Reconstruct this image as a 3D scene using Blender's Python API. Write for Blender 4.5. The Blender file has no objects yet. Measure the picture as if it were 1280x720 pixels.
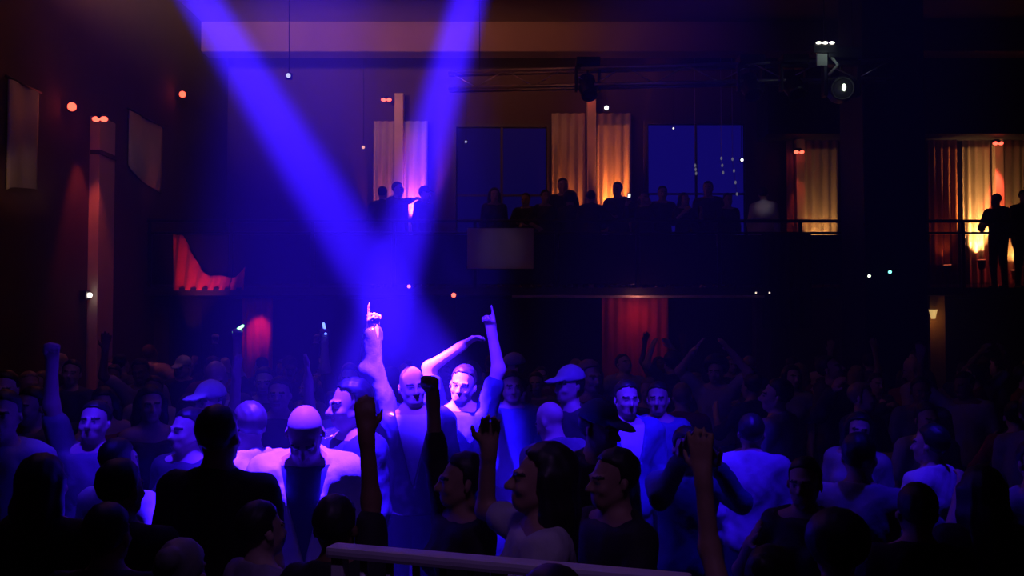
import bpy, bmesh, math, random
import numpy as np
from mathutils import Vector, Matrix, Euler

S = bpy.context.scene
C = S.collection
RAD = math.radians
random.seed(7)

# ------------------------------------------------------------------ camera
F = 1150.0                       # focal length in pixels of the 1280 px frame
HC, HOR = 2.15, 398.0            # camera height, picture row of the horizon
cam_d = bpy.data.cameras.new('camera')
cam = bpy.data.objects.new('camera', cam_d)
C.objects.link(cam)
cam_d.sensor_width = 36.0
cam_d.lens = F / 1280.0 * 36.0
cam_d.clip_start = 0.05
cam.location = (0, 0, HC)
cam.rotation_euler = (RAD(90) + math.atan((HOR - 360.0) / F), 0, 0)
S.camera = cam


def at(px, py, Y):
    """room point seen at pixel (px, py) that stands Y metres into the hall"""
    return Vector(((px - 640.0) / F * Y, Y, HC - (py - HOR) / F * Y))


# ------------------------------------------------------------------ world, exposure
S.view_settings.view_transform = 'Standard'
S.view_settings.look = 'None'
S.view_settings.gamma = 1.0
S.view_settings.use_curve_mapping = False
S.view_settings.exposure = 0.0
W = bpy.data.worlds.new('hall_world')
S.world = W
W.use_nodes = True
W.node_tree.nodes['Background'].inputs[0].default_value = (0.004, 0.003, 0.008, 1)
W.node_tree.nodes['Background'].inputs[1].default_value = 0.6
# the hall is full of thin stage haze, which shows the beams
_hz = W.node_tree.nodes.new('ShaderNodeVolumeScatter')
_hz.inputs['Color'].default_value = (1, 1, 1, 1)
_hz.inputs['Density'].default_value = 0.013
_hz.inputs['Anisotropy'].default_value = 0.0
W.node_tree.links.new(_hz.outputs[0], W.node_tree.nodes['World Output'].inputs['Volume'])
try:
    S.cycles.use_denoising = True
    S.cycles.volume_bounces = 0
    S.cycles.max_bounces = 5
    S.cycles.diffuse_bounces = 1
    S.cycles.sample_clamp_indirect = 2.0
except Exception:
    pass

# ------------------------------------------------------------------ stage lights
BLUE = (0.028, 0.0045, 1.0)


def light(name, kind, loc, energy, color, target=None, size=30, blend=0.5, radius=0.05):
    d = bpy.data.lights.new(name, kind)
    d.energy = energy
    d.color = color
    if kind in ('SPOT', 'POINT'):
        d.shadow_soft_size = radius
    if kind == 'SPOT':
        d.spot_size = RAD(size)
        d.spot_blend = blend
    o = bpy.data.objects.new(name, d)
    C.objects.link(o)
    o.location = loc
    if target is not None:
        o.rotation_euler = (Vector(target) - Vector(loc)).to_track_quat('-Z', 'Y').to_euler()
    return o


# two blue moving heads on the truss over the floor, unseen blue washes added to light the crowd (all above the picture)
BEAM_A = (at(-100, -560, 5.0), at(581, 530, 6.2))
BEAM_B = (at(728, -560, 5.0), at(472, 425, 5.75))
WASH_R = (Vector((0.9, 2.9, 6.6)), at(800, 512, 5.7))
light('beam_light', 'SPOT', BEAM_A[0], 620000, BLUE, BEAM_A[1], 6.2, 0.85, 0.05)
light('beam_light', 'SPOT', BEAM_B[0], 620000, BLUE, BEAM_B[1], 5.8, 0.85, 0.05)
light('wash_light', 'SPOT', (-0.85, 4.0, 7.2), 75000, BLUE, at(378, 556, 4.5), 15, 1.0, 0.08)
light('wash_light', 'SPOT', (-0.35, 2.4, 5.9), 22000, BLUE, at(552, 458, 6.1), 12, 1.0, 0.08)
light('wash_light', 'SPOT', (-1.8, 2.9, 6.6), 4000, BLUE, at(215, 535, 5.0), 16, 1.0, 0.08)
light('wash_light', 'SPOT', WASH_R[0], 5000, BLUE, WASH_R[1], 20, 1.0, 0.08)
light('wash_light', 'SPOT', (2.0, 3.6, 7.2), 1300, BLUE, at(1050, 555, 5.0), 21, 1.0, 0.08)
# amber house light high at the left that grazes the ceiling, dim violet fill added for the front row
light('house_and_fill_light', 'SPOT', (-5.1, 9.2, 6.1), 1500, (1.0, 0.42, 0.20), (-4.3, 12.0, 7.5), 80, 0.9, 0.25)
light('house_and_fill_light', 'SPOT', (-2.6, 9.0, 6.3), 380, (1.0, 0.20, 0.16), (-1.6, 13.6, 7.6), 70, 0.9, 0.25)
light('front_row_fill', 'SPOT', (0.2, 0.4, 5.4), 75, (0.45, 0.20, 1.0), (-0.1, 2.95, 1.4), 28, 0.9, 0.2)
light('house_and_fill_light', 'POINT', (-2.2, 6.0, 6.4), 20, (0.75, 0.28, 0.7), radius=0.4)  # violet fill added so the dark rows stay faintly visible

# ------------------------------------------------------------------ materials
MATS = {}


def mat(name, color, rough=0.7, noise=0.0, nscale=8.0, metal=0.0, emit=None, estr=0.0, bump=0.0, sheen=0.0, spec=0.5):
    if name in MATS:
        return MATS[name]
    m = bpy.data.materials.new(name)
    m.use_nodes = True
    nt = m.node_tree
    b = nt.nodes['Principled BSDF']
    b.inputs['Base Color'].default_value = (*color, 1)
    b.inputs['Roughness'].default_value = rough
    b.inputs['Metallic'].default_value = metal
    b.inputs['Specular IOR Level'].default_value = spec
    if sheen:
        b.inputs['Sheen Weight'].default_value = sheen
    if emit:
        b.inputs['Emission Color'].default_value = (*emit, 1)
        b.inputs['Emission Strength'].default_value = estr
    if noise > 0 or bump > 0:
        tc = nt.nodes.new('ShaderNodeTexCoord')
        n = nt.nodes.new('ShaderNodeTexNoise')
        n.inputs['Scale'].default_value = nscale
        n.inputs['Detail'].default_value = 4
        nt.links.new(tc.outputs['Object'], n.inputs['Vector'])
        if noise > 0:
            r = nt.nodes.new('ShaderNodeMapRange')
            r.inputs['To Min'].default_value = 1 - noise
            r.inputs['To Max'].default_value = 1 + noise
            nt.links.new(n.outputs['Fac'], r.inputs['Value'])
            mx = nt.nodes.new('ShaderNodeVectorMath')
            mx.operation = 'SCALE'
            mx.inputs[0].default_value = color
            nt.links.new(r.outputs['Result'], mx.inputs['Scale'])
            nt.links.new(mx.outputs['Vector'], b.inputs['Base Color'])
        if bump > 0:
            bp = nt.nodes.new('ShaderNodeBump')
            bp.inputs['Strength'].default_value = bump
            bp.inputs['Distance'].default_value = 0.02
            nt.links.new(n.outputs['Fac'], bp.inputs['Height'])
            nt.links.new(bp.outputs['Normal'], b.inputs['Normal'])
    MATS[name] = m
    return m


def emis(name, color, strength):
    return mat(name, (0.02, 0.02, 0.02), 0.4, emit=color, estr=strength)


# ------------------------------------------------------------------ mesh helpers
def link(name, me, m=None, parent=None, loc=None, rot=None):
    o = bpy.data.objects.new(name, me)
    C.objects.link(o)
    if m is not None and len(me.materials) == 0:
        me.materials.append(m)
    if parent is not None:
        o.parent = parent
    if loc is not None:
        o.location = loc
    if rot is not None:
        o.rotation_euler = rot
    return o


def bm_obj(name, bm, m, parent=None, smooth=False, loc=None, rot=None):
    bmesh.ops.recalc_face_normals(bm, faces=bm.faces)
    me = bpy.data.meshes.new(name)
    if smooth:
        for f in bm.faces:
            f.smooth = True
    bm.to_mesh(me)
    bm.free()
    return link(name, me, m, parent, loc, rot)


def tag(o, label, cat, group=None, kind=None):
    o['label'] = label
    o['category'] = cat
    if group:
        o['group'] = group
    if kind:
        o['kind'] = kind
    return o


def struct(o):
    o['kind'] = 'structure'
    return o


def empty(name, loc, rot=(0, 0, 0)):
    o = bpy.data.objects.new(name, None)
    C.objects.link(o)
    o.location = loc
    o.rotation_euler = rot
    o.empty_display_size = 0.1
    return o


def copy_tree(o, parent=None, keep=True):
    c = o.copy()
    C.objects.link(c)
    c.parent = parent
    for ch in list(o.children):
        copy_tree(ch, c)
    return c


def box(bm, x0, x1, y0, y1, z0, z1, bev=0.0, M=None):
    g = bmesh.ops.create_cube(bm, size=1.0)
    vs = g['verts']
    for v in vs:
        v.co = Vector(((x0 + x1) / 2 + v.co.x * (x1 - x0), (y0 + y1) / 2 + v.co.y * (y1 - y0), (z0 + z1) / 2 + v.co.z * (z1 - z0)))
    if bev > 0:
        es = {e for v in vs for e in v.link_edges}
        r = bmesh.ops.bevel(bm, geom=list(es), offset=bev, segments=2, affect='EDGES', profile=0.6)
        vs = list({v for f in r['faces'] for v in f.verts} | {v for v in vs if v.is_valid})
    if M is not None:
        for v in vs:
            v.co = M @ v.co
    return vs


def boxo(name, x0, x1, y0, y1, z0, z1, m, parent=None, bev=0.0):
    bm = bmesh.new()
    box(bm, x0, x1, y0, y1, z0, z1, bev)
    return bm_obj(name, bm, m, parent)


def tube(bm, pts, r, seg=10, cap=True):
    pts = [Vector(p) for p in pts]
    rs = r if isinstance(r, (list, tuple)) else [r] * len(pts)
    rings = []
    up = None
    for i, p in enumerate(pts):
        t = (pts[min(i + 1, len(pts) - 1)] - pts[max(i - 1, 0)]).normalized()
        if up is None:
            up = Vector((0, 0, 1)) if abs(t.z) < 0.9 else Vector((1, 0, 0))
        a = t.cross(up).normalized()
        b = a.cross(t).normalized()
        up = b
        rings.append([bm.verts.new(p + (a * math.cos(2 * math.pi * k / seg) + b * math.sin(2 * math.pi * k / seg)) * rs[i]) for k in range(seg)])
    for i in range(len(rings) - 1):
        for k in range(seg):
            bm.faces.new((rings[i][k], rings[i][(k + 1) % seg], rings[i + 1][(k + 1) % seg], rings[i + 1][k]))
    if cap:
        bm.faces.new(rings[0][::-1])
        bm.faces.new(rings[-1])


def lathe(bm, prof, seg=20, M=None):
    """profile of (radius, height) turned about z"""
    rings = []
    for r, z in prof:
        ring = []
        for k in range(seg):
            a = 2 * math.pi * k / seg
            p = Vector((r * math.cos(a), r * math.sin(a), z))
            ring.append(bm.verts.new(M @ p if M else p))
        rings.append(ring)
    for i in range(len(rings) - 1):
        for k in range(seg):
            bm.faces.new((rings[i][k], rings[i][(k + 1) % seg], rings[i + 1][(k + 1) % seg], rings[i + 1][k]))
    bm.faces.new(rings[0][::-1])
    bm.faces.new(rings[-1])


# ------------------------------------------------------------------ the figures: one continuous surface from a distance field
class Field:
    def __init__(self, lo, hi, h, coarse=None):
        self.lo = np.array(lo, float)
        self.h = h
        n = np.ceil((np.array(hi, float) - self.lo) / h).astype(int) + 1
        self.n = n
        self.ax = [(self.lo[i] + h * np.arange(n[i])).astype(np.float32) for i in range(3)]
        if coarse:      # coarse = (z below which the steps are wide, factor)
            z = list(np.arange(self.lo[2], coarse[0], h * coarse[1])) + list(np.arange(coarse[0], hi[2] + h, h))
            self.ax[2] = np.array(z, np.float32)
            n[2] = len(z)
        self.V = np.full(n, 1.0, np.float32)

    def win(self, lo, hi):
        i0 = np.array([max(0, int(np.searchsorted(self.ax[k], lo[k])) - 2) for k in range(3)])
        i1 = np.array([min(int(self.n[k]), int(np.searchsorted(self.ax[k], hi[k])) + 2) for k in range(3)])
        if np.any(i1 <= i0):
            return None
        sl = tuple(slice(i0[k], i1[k]) for k in range(3))
        X = self.ax[0][sl[0]][:, None, None]
        Y = self.ax[1][sl[1]][None, :, None]
        Z = self.ax[2][sl[2]][None, None, :]
        return sl, X, Y, Z

    def smin(self, sl, d, k):
        a = self.V[sl]
        if k <= 0:
            self.V[sl] = np.minimum(a, d)
        else:
            hh = np.maximum(k - np.abs(a - d), 0) / k
            self.V[sl] = np.minimum(a, d) - hh * hh * (k * 0.25)

    def cone(self, a, b, ra, rb, k=0.02):
        a = np.array(a, float)
        b = np.array(b, float)
        m = max(ra, rb) + k + 2.5 * self.h
        w = self.win(np.minimum(a, b) - m, np.maximum(a, b) + m)
        if w is None:
            return
        sl, X, Y, Z = w
        ba = b - a
        L2 = float(ba @ ba) + 1e-12
        px, py, pz = X - a[0], Y - a[1], Z - a[2]
        t = np.clip((px * ba[0] + py * ba[1] + pz * ba[2]) / L2, 0, 1).astype(np.float32)
        dx, dy, dz = px - ba[0] * t, py - ba[1] * t, pz - ba[2] * t
        d = np.sqrt(dx * dx + dy * dy + dz * dz) - (ra + (rb - ra) * t)
        self.smin(sl, d.astype(np.float32), k)

    def _ell(self, c, r, R, pad):
        c = np.array(c, float)
        r = np.array(r, float)
        m = r.max() + pad
        w = self.win(c - m, c + m)
        if w is None:
            return None
        sl, X, Y, Z = w
        px, py, pz = X - c[0], Y - c[1], Z - c[2]
        if R is None:
            q = (px, py, pz)
        else:   # R columns are the local axes
            q = tuple(px * R[0, i] + py * R[1, i] + pz * R[2, i] for i in range(3))
        k0 = np.sqrt((q[0] / r[0]) ** 2 + (q[1] / r[1]) ** 2 + (q[2] / r[2]) ** 2) + 1e-6
        k1 = np.sqrt((q[0] / r[0] ** 2) ** 2 + (q[1] / r[1] ** 2) ** 2 + (q[2] / r[2] ** 2) ** 2) + 1e-6
        return sl, (k0 * (k0 - 1) / k1).astype(np.float32)

    def ell(self, c, r, R=None, k=0.02):
        w = self._ell(c, r, R, k + 2.5 * self.h)
        if w:
            self.smin(w[0], w[1], k)

    def cut_ell(self, c, r, R=None, k=0.01):
        w = self._ell(c, r, R, k + 2.5 * self.h)
        if not w:
            return
        sl, d = w
        a = -self.V[sl]
        hh = np.maximum(k - np.abs(a - d), 0) / max(k, 1e-6)
        self.V[sl] = -(np.minimum(a, d) - hh * hh * (k * 0.25))

    def cut_plane(self, p, n):
        """drops what lies on the side n points to"""
        n = np.array(n, float)
        n = n / np.linalg.norm(n)
        d = (self.ax[0][:, None, None] - p[0]) * n[0] + (self.ax[1][None, :, None] - p[1]) * n[1] + (self.ax[2][None, None, :] - p[2]) * n[2]
        np.maximum(self.V, d.astype(np.float32), out=self.V)

    def cut_wedge(self, planes):
        """drops the intersection of several half-spaces (p, n pointing out of the kept wedge)"""
        dm = None
        for p, n in planes:
            n = np.array(n, float)
            n = n / np.linalg.norm(n)
            d = ((self.ax[0][:, None, None] - p[0]) * n[0] + (self.ax[1][None, :, None] - p[1]) * n[1] + (self.ax[2][None, None, :] - p[2]) * n[2]).astype(np.float32)
            dm = d if dm is None else np.maximum(dm, d)
        np.maximum(self.V, -dm, out=self.V)

    def ripple(self, amp, f, seed=0.0):
        X = self.ax[0][:, None, None]
        Y = self.ax[1][None, :, None]
        Z = self.ax[2][None, None, :]
        self.V += (amp * (np.sin(f[0] * X + 1.7 * np.sin(f[2] * 0.6 * Z + seed) + seed) * np.sin(f[1] * Y + f[2] * Z + 2.1 * seed))).astype(np.float32)

    def mesh(self, name):
        V = self.V
        neg = V < 0
        c = neg.astype(np.int8)
        s = c[:-1] + c[1:]
        s = s[:, :-1] + s[:, 1:]
        s = s[:, :, :-1] + s[:, :, 1:]
        act = (s > 0) & (s < 8)
        idx = np.argwhere(act)
        vid = np.full(act.shape, -1, np.int32)
        vid[act] = np.arange(len(idx), dtype=np.int32)
        i, j, k = idx[:, 0], idx[:, 1], idx[:, 2]
        corner = {}
        for dx in (0, 1):
            for dy in (0, 1):
                for dz in (0, 1):
                    corner[(dx, dy, dz)] = V[i + dx, j + dy, k + dz]
        acc = np.zeros((len(idx), 3))
        cnt = np.zeros(len(idx))
        for axis in range(3):
            o1, o2 = [q for q in range(3) if q != axis]
            for u in (0, 1):
                for v in (0, 1):
                    a = [0, 0, 0]
                    a[o1], a[o2] = u, v
                    b = list(a)
                    b[axis] = 1
                    va, vb = corner[tuple(a)], corner[tuple(b)]
                    m = (va < 0) != (vb < 0)
                    t = np.where(m, va / np.where(m, va - vb, 1), 0)
                    p = np.zeros((len(idx), 3))
                    p[:, o1], p[:, o2], p[:, axis] = u, v, t
                    acc += p * m[:, None]
                    cnt += m
        fr = acc / np.maximum(cnt, 1)[:, None]
        co = np.stack([self.ax[q][idx[:, q]] * (1 - fr[:, q]) + self.ax[q][idx[:, q] + 1] * fr[:, q] for q in range(3)], 1).astype(float)
        quads = []
        for axis in range(3):
            o1, o2 = (axis + 1) % 3, (axis + 2) % 3
            sa = [slice(None)] * 3
            sb = [slice(None)] * 3
            sa[axis], sb[axis] = slice(0, -1), slice(1, None)
            ch = neg[tuple(sa)] != neg[tuple(sb)]
            e = np.argwhere(ch)
            ok = (e[:, o1] > 0) & (e[:, o2] > 0) & (e[:, o1] < act.shape[o1]) & (e[:, o2] < act.shape[o2])
            e = e[ok]
            inside = neg[tuple(sa)][tuple(e.T)]

            def cell(d1, d2):
                q = e.copy()
                q[:, o1] -= d1
                q[:, o2] -= d2
                return vid[q[:, 0], q[:, 1], q[:, 2]]
            q = np.stack([cell(1, 1), cell(0, 1), cell(0, 0), cell(1, 0)], 1)
            q[~inside] = q[~inside][:, ::-1]
            quads.append(q)
        Q = np.concatenate(quads)
        Q = Q[(Q >= 0).all(1)]
        # one pass of smoothing along the quad edges
        for _ in range(1):
            sm = np.zeros_like(co)
            ct = np.zeros(len(co))
            for a, b in ((0, 1), (1, 2), (2, 3), (3, 0)):
                np.add.at(sm, Q[:, a], co[Q[:, b]])
                np.add.at(sm, Q[:, b], co[Q[:, a]])
                np.add.at(ct, Q[:, a], 1)
                np.add.at(ct, Q[:, b], 1)
            co = co * 0.55 + 0.45 * sm / np.maximum(ct, 1)[:, None]
        me = bpy.data.meshes.new(name)
        me.vertices.add(len(co))
        me.vertices.foreach_set('co', co.astype(np.float32).ravel())
        me.loops.add(len(Q) * 4)
        me.loops.foreach_set('vertex_index', Q.astype(np.int32).ravel())
        me.polygons.add(len(Q))
        me.polygons.foreach_set('loop_start', np.arange(0, len(Q) * 4, 4, dtype=np.int32))
        me.polygons.foreach_set('loop_total', np.full(len(Q), 4, np.int32))
        me.update()
        me.validate()
        me.polygons.foreach_set('use_smooth', np.ones(len(me.polygons), bool))
        return me, co, Q


def nv(v):
    v = np.array(v, float)
    return v / np.linalg.norm(v)


ARM_DOWN = {'R': ((-0.16, 0.04, -1), (-0.02, -0.30, -1), (1, 0, 0), 'relaxed'),
            'L': ((0.16, 0.04, -1), (0.02, -0.30, -1), (-1, 0, 0), 'relaxed')}


def person_meshes(sex='m', build=1.0, head=(0, 0, 0), lean=(0, 0), arms=None, top='tee', hair='short', h=0.01, fold=0.004, stance=0.0):
    """meshes of one figure 1.75 m tall, standing at the origin and facing -y: {part: mesh}"""
    arms = {**ARM_DOWN, **(arms or {})}
    w = build * (1.0 if sex == 'm' else 0.9)
    piv = np.array((0, 0, 0.95))
    RU = np.array(Euler((RAD(lean[0]), RAD(lean[1]), 0)).to_matrix())

    def U(p):
        return RU @ (np.array(p, float) - piv) + piv
    RH = RU @ np.array((Matrix.Rotation(RAD(head[0]), 3, 'Z') @ Matrix.Rotation(RAD(head[1]), 3, 'X') @ Matrix.Rotation(RAD(head[2]), 3, 'Y')))
    hp = U((0, 0.0, 1.545))

    def Hd(p):           # head frame: origin at the top of the neck
        return RH @ np.array(p, float) + hp
    # ---- joints
    J = {}
    for s, sg in (('R', -1), ('L', 1)):
        e_d, w_d, pn, mode = arms[s]
        e_d, w_d = RU @ nv(e_d), RU @ nv(w_d)
        up = max(0.0, e_d[2])
        sh = U((sg * (0.178 * w - 0.02 * up), 0.0, 1.415 + 0.05 * up))
        el = sh + e_d * 0.285
        wr = el + w_d * 0.255
        pn = np.array(pn, float)
        pn = nv(pn - w_d * (pn @ w_d))
        J[s] = (sh, el, wr, w_d, pn, mode, sg)
    allp = np.array([q for s in 'RL' for q in (J[s][0], J[s][1], J[s][2] + J[s][3] * 0.2)] + [Hd((0, 0, 0.25)), Hd((0, -0.16, 0.1)), U((0.27 * w, 0.2, 1.2)), U((-0.27 * w, -0.2, 1.2))])
    lo = np.minimum(allp.min(0) - 0.09, (-0.27, -0.24, -0.02))
    hi = np.maximum(allp.max(0) + 0.09, (0.27, 0.22, 1.75))

    def torso(f, g, k=0.05):
        f.ell((0, 0.01, 0.96), (0.165 * w + g, 0.115 + g, 0.13 + g), None, k)
        f.ell(U((0, 0.005, 1.12)), (0.142 * w + g, 0.10 + g, 0.17 + g), RU, k)
        f.ell(U((0, 0.005, 1.31)), (0.165 * w + g, 0.115 + g, 0.165 + g), RU, k)
        if sex == 'f':
            for sg in (-1, 1):
                f.ell(U((sg * 0.07, -0.085, 1.29)), (0.06 + g, 0.055 + g, 0.06 + g), RU, 0.03)
        f.cone(U((-0.145 * w, 0.005, 1.425)), U((0.145 * w, 0.005, 1.425)), 0.062 + g, 0.062 + g, k)

    def traps(f, g):
        for s in 'RL':
            f.cone(U((0, 0.015, 1.50)), J[s][0] * 0.75 + U((0, 0.015, 1.44)) * 0.25, 0.045 + g, 0.045 + g, 0.05)

    def arm(f, s, g, t1=1.0, k=0.03):
        sh, el, wr = J[s][:3]
        thick = (0.054 if sex == 'm' else 0.046) * build
        if t1 <= 0.5:
            f.cone(sh, sh + (el - sh) * t1 * 2, thick + g, thick * 0.88 + g * 1.3, k)
        else:
            f.cone(sh, el, thick + g, thick * 0.8 + g, k)
            t = (t1 - 0.5) * 2
            f.cone(el, el + (wr - el) * t, thick * 0.8 + g, (thick * 0.8) * (1 - t) + 0.030 * t + g, k)

    def hand(f, s):
        sh, el, wr, d, n, mode, sg = J[s]
        sd = np.cross(d, n)          # across the palm
        side = sg                    # thumb side
        kn = []
        for q, off in enumerate((-0.032, -0.0105, 0.0105, 0.031)):
            kn.append(wr + d * (0.092 - 0.006 * abs(q - 1.3)) + sd * off)
            f.cone(wr + d * 0.012 + sd * off * 0.55, kn[-1], 0.0175, 0.0125, 0.012)
        # q = 0 is on the -sd side: the index is on the thumb side
        order = [3, 2, 1, 0] if side * 1 > 0 else [0, 1, 2, 3]
        lens = (0.074, 0.083, 0.077, 0.06)
        for fi, q in enumerate(order):
            curl = {'relaxed': (22, 30, 22), 'open': (4, 6, 4), 'fist': (78, 92, 60), 'spread': (2, 4, 2), 'grip': (55, 55, 35)}.get(mode, (80, 92, 60))
            if mode == 'point' and fi == 0:
                curl = (0, 3, 2)
            if mode == 'horns' and fi in (0, 3):
                curl = (0, 4, 2)
            fan = (sd * ((q - 1.5) * 0.12)) if mode in ('open', 'spread') else 0 * sd
            p = kn[q]
            ang = 0.0
            for seg, (fr, cr) in enumerate(zip((0.45, 0.31, 0.24), curl)):
                ang += RAD(cr)
                dd = nv(d * math.cos(ang) + n * math.sin(ang) + fan)
                p2 = p + dd * lens[fi] * fr
                r0 = max(0.0100, 1.16 * h) - 0.0008 * seg
                f.cone(p, p2, r0, r0 - 0.0009, 0.004)
                p = p2
        ts = sd * (1 if order[0] == 3 else -1)      # towards the thumb
        b0 = wr + d * 0.025 + ts * 0.026
        if mode in ('open', 'spread', 'relaxed'):
            b1 = b0 + nv(d * 0.7 + ts * 0.75 + n * 0.25) * 0.045
            b2 = b1 + nv(d * 0.95 + ts * 0.3 + n * 0.2) * 0.04
        else:
            b1 = b0 + nv(d * 0.8 + ts * 0.35 + n * 0.65) * 0.042
            b2 = b1 + nv(d * 0.5 - ts * 0.55 + n * 0.5) * 0.036
        f.cone(b0, b1, 0.0145, 0.012, 0.012)
        f.cone(b1, b2, 0.0115, 0.0095, 0.004)
        f.cone(el + (wr - el) * 0.9, wr + d * 0.02, 0.030, 0.024, 0.02)

    def leg(f, sg, g, z0=0.0, k=0.04):
        st = stance * sg
        hipj, kn, an = (sg * 0.085 * w, 0.01, 0.9), (sg * (0.095 + st * 0.5), -0.01, 0.5), (sg * (0.10 + st), 0.03, 0.085)
        f.cone(hipj, kn, 0.088 * w + g, 0.058 + g, k)
        f.cone(kn, an, 0.056 + g, 0.038 + g * 1.2, k)
        return an

    P = {}
    # ---- the body, one surface from crown to sole
    f = Field(lo, hi, h, (1.05, 4.5))
    torso(f, 0.0)
    traps(f, 0.0)
    for s, sg in (('R', -1), ('L', 1)):
        an = leg(f, sg, 0.0)
        f.cone((an[0], an[1], 0.05), (an[0] * 1.08, -0.10, 0.035), 0.04, 0.03, 0.03)
        arm(f, s, 0.0)
        hand(f, s)
    f.cone(U((0, 0.02, 1.44)), Hd((0, 0.015, 0.03)), 0.058 * (1 if sex == 'm' else 0.88), 0.052 * (1 if sex == 'm' else 0.88), 0.03)
    f.ell(Hd((0, 0.020, 0.125)), (0.074, 0.093, 0.088), RH, 0.02)          # cranium
    f.ell(Hd((0, -0.030, 0.068)), (0.060, 0.064, 0.076), RH, 0.03)         # face
    f.cone(Hd((0, -0.060, 0.008)), Hd((0, -0.068, 0.012)), 0.024, 0.022, 0.03)   # chin
    for sg in (-1, 1):
        f.cone(Hd((sg * 0.052, 0.005, 0.045)), Hd((sg * 0.022, -0.062, 0.008)), 0.016, 0.016, 0.03)   # jaw
        f.cut_ell(Hd((sg * 0.031, -0.099, 0.093)), (0.019, 0.016, 0.013), RH, 0.016)      # eye sockets
        f.ell(Hd((sg * 0.031, -0.078, 0.093)), (0.0125, 0.0125, 0.0115), RH, 0.004)       # eyeballs
        f.cone(Hd((sg * 0.012, -0.092, 0.111)), Hd((sg * 0.046, -0.078, 0.113)), 0.010, 0.009, 0.012)   # brow ridge
        f.ell(Hd((sg * 0.041, -0.070, 0.062)), (0.018, 0.018, 0.016), RH, 0.02)           # cheeks
        Re = RH @ np.array(Euler((RAD(-12), 0, RAD(sg * 22))).to_matrix())
        f.ell(Hd((sg * 0.079, 0.016, 0.082)), (0.009, 0.020, 0.032), Re, 0.008)           # ears
    f.cone(Hd((0, -0.092, 0.098)), Hd((0, -0.116, 0.062)), 0.008, 0.0135, 0.010)          # nose
    for sg in (-1, 1):
        f.ell(Hd((sg * 0.012, -0.101, 0.058)), (0.009, 0.010, 0.008), RH, 0.008)
    f.cone(Hd((-0.018, -0.087, 0.034)), Hd((0.018, -0.087, 0.034)), 0.0085, 0.0085, 0.008)   # lips
    f.cone(Hd((-0.014, -0.085, 0.023)), Hd((0.014, -0.085, 0.023)), 0.0085, 0.0085, 0.008)
    me, co, Q = f.mesh('person')
    P['body'] = me
    # lips, brows and eyes are their own colour
    cen = co[Q].mean(1)
    loc = (cen - hp) @ RH
    mi = np.zeros(len(Q), np.int32)
    front = loc[:, 1] < -0.06
    mi[front & (np.abs(loc[:, 0]) < 0.023) & (loc[:, 2] > 0.018) & (loc[:, 2] < 0.038)] = 1
    mi[front & (np.abs(loc[:, 0]) < 0.05) & (np.abs(loc[:, 0]) > 0.012) & (loc[:, 2] > 0.107) & (loc[:, 2] < 0.119)] = 2
    for sg in (-1, 1):
        e2 = ((loc[:, 0] - sg * 0.031) / 0.012) ** 2 + ((loc[:, 2] - 0.093) / 0.0065) ** 2
        mi[front & (e2 < 1)] = 3
    if len(mi) == len(me.polygons):
        me.polygons.foreach_set('material_index', mi)

    # ---- clothes
    tlo, thi = lo.copy(), hi.copy()
    tlo[2] = 0.82
    if top == 'dress':
        tlo[2] = 0.45

    def neck_cut(f, low=0.0):
        p = U((0, 0, 1.495 - low))
        f.cut_plane(p, RU @ np.array((0, -0.42, 1.0)))
    sl = {'tee': 0.32, 'shirt': 0.93, 'jacket': 0.95, 'hoodie': 0.95, 'tank': 0.0, 'dress': 0.0, 'sleeves': 0.62}[top]
    if top == 'jacket':
        f = Field(tlo, thi, max(h, 0.018))
        torso(f, 0.012)
        traps(f, 0.008)
        neck_cut(f)
        f.cut_plane((0, 0, 0.86), (0, 0, -1))
        P['shirt'] = f.mesh('shirt')[0]
    f = Field(tlo, thi, max(h * 1.25, 0.0125))
    g = {'jacket': 0.034, 'hoodie': 0.030, 'shirt': 0.023}.get(top, 0.020)
    torso(f, g, 0.06)
    if top == 'dress':
        f.cone((0, 0.01, 0.95), (0, 0.0, 0.6), 0.175 * w, 0.235 * w, 0.06)
    if top not in ('tank', 'dress'):
        traps(f, g * 0.7)
    else:
        for sg in (-1, 1):
            f.cone(U((sg * 0.085, -0.07, 1.40)), U((sg * 0.085, 0.08, 1.40)), 0.055, 0.055, 0.02)
    if top == 'hoodie':
        f.cone(U((-0.07, 0.10, 1.47)), U((0.07, 0.10, 1.47)), 0.06, 0.06, 0.04)
    if top == 'tank' or top == 'dress':
        f.cut_plane(U((0, 0, 1.44)), RU @ np.array((0, -0.5, 1.0)))
    else:
        neck_cut(f, -0.012 if top in ('jacket', 'shirt') else 0.0)
    if sl > 0:
        for s in 'RL':
            arm(f, s, g * 0.85, sl, 0.035)
    if fold:
        f.ripple(fold, (38, 30, 17), 1.3 * build + len(top))
        f.ripple(fold * 0.6, (70, 55, -41), 0.7)
    f.cut_plane((0, 0, {'dress': 0.5, 'jacket': 0.87}.get(top, 0.90)), (0, 0, -1))
    if top == 'jacket':
        a = U((0, -0.1, 1.04))
        f.cut_wedge([(a, RU @ np.array((1, 0, -0.24))), (a, RU @ np.array((-1, 0, -0.24))), (U((0, -0.03, 1.2)), RU @ np.array((0, 1, 0)))])
    nm = {'tee': 't_shirt', 'shirt': 'long_sleeved_shirt', 'jacket': 'jacket', 'hoodie': 'hooded_top', 'tank': 'vest_top', 'dress': 'dress', 'sleeves': 'blouse'}[top]
    P[nm] = f.mesh(nm)[0]
    h2 = 0.026
    f = Field((lo[0] if stance else -0.30, -0.2, 0.06), (hi[0] if stance else 0.30, 0.2, 1.02), h2)
    f.ell((0, 0.01, 0.95), (0.165 * w + 0.007, 0.115 + 0.007, 0.13), None, 0.05)
    for sg in (-1, 1):
        leg(f, sg, 0.010)
    f.cut_plane((0, 0, 0.985), (0, 0, 1))
    f.cut_plane((0, 0, 0.09), (0, 0, -1))
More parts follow.
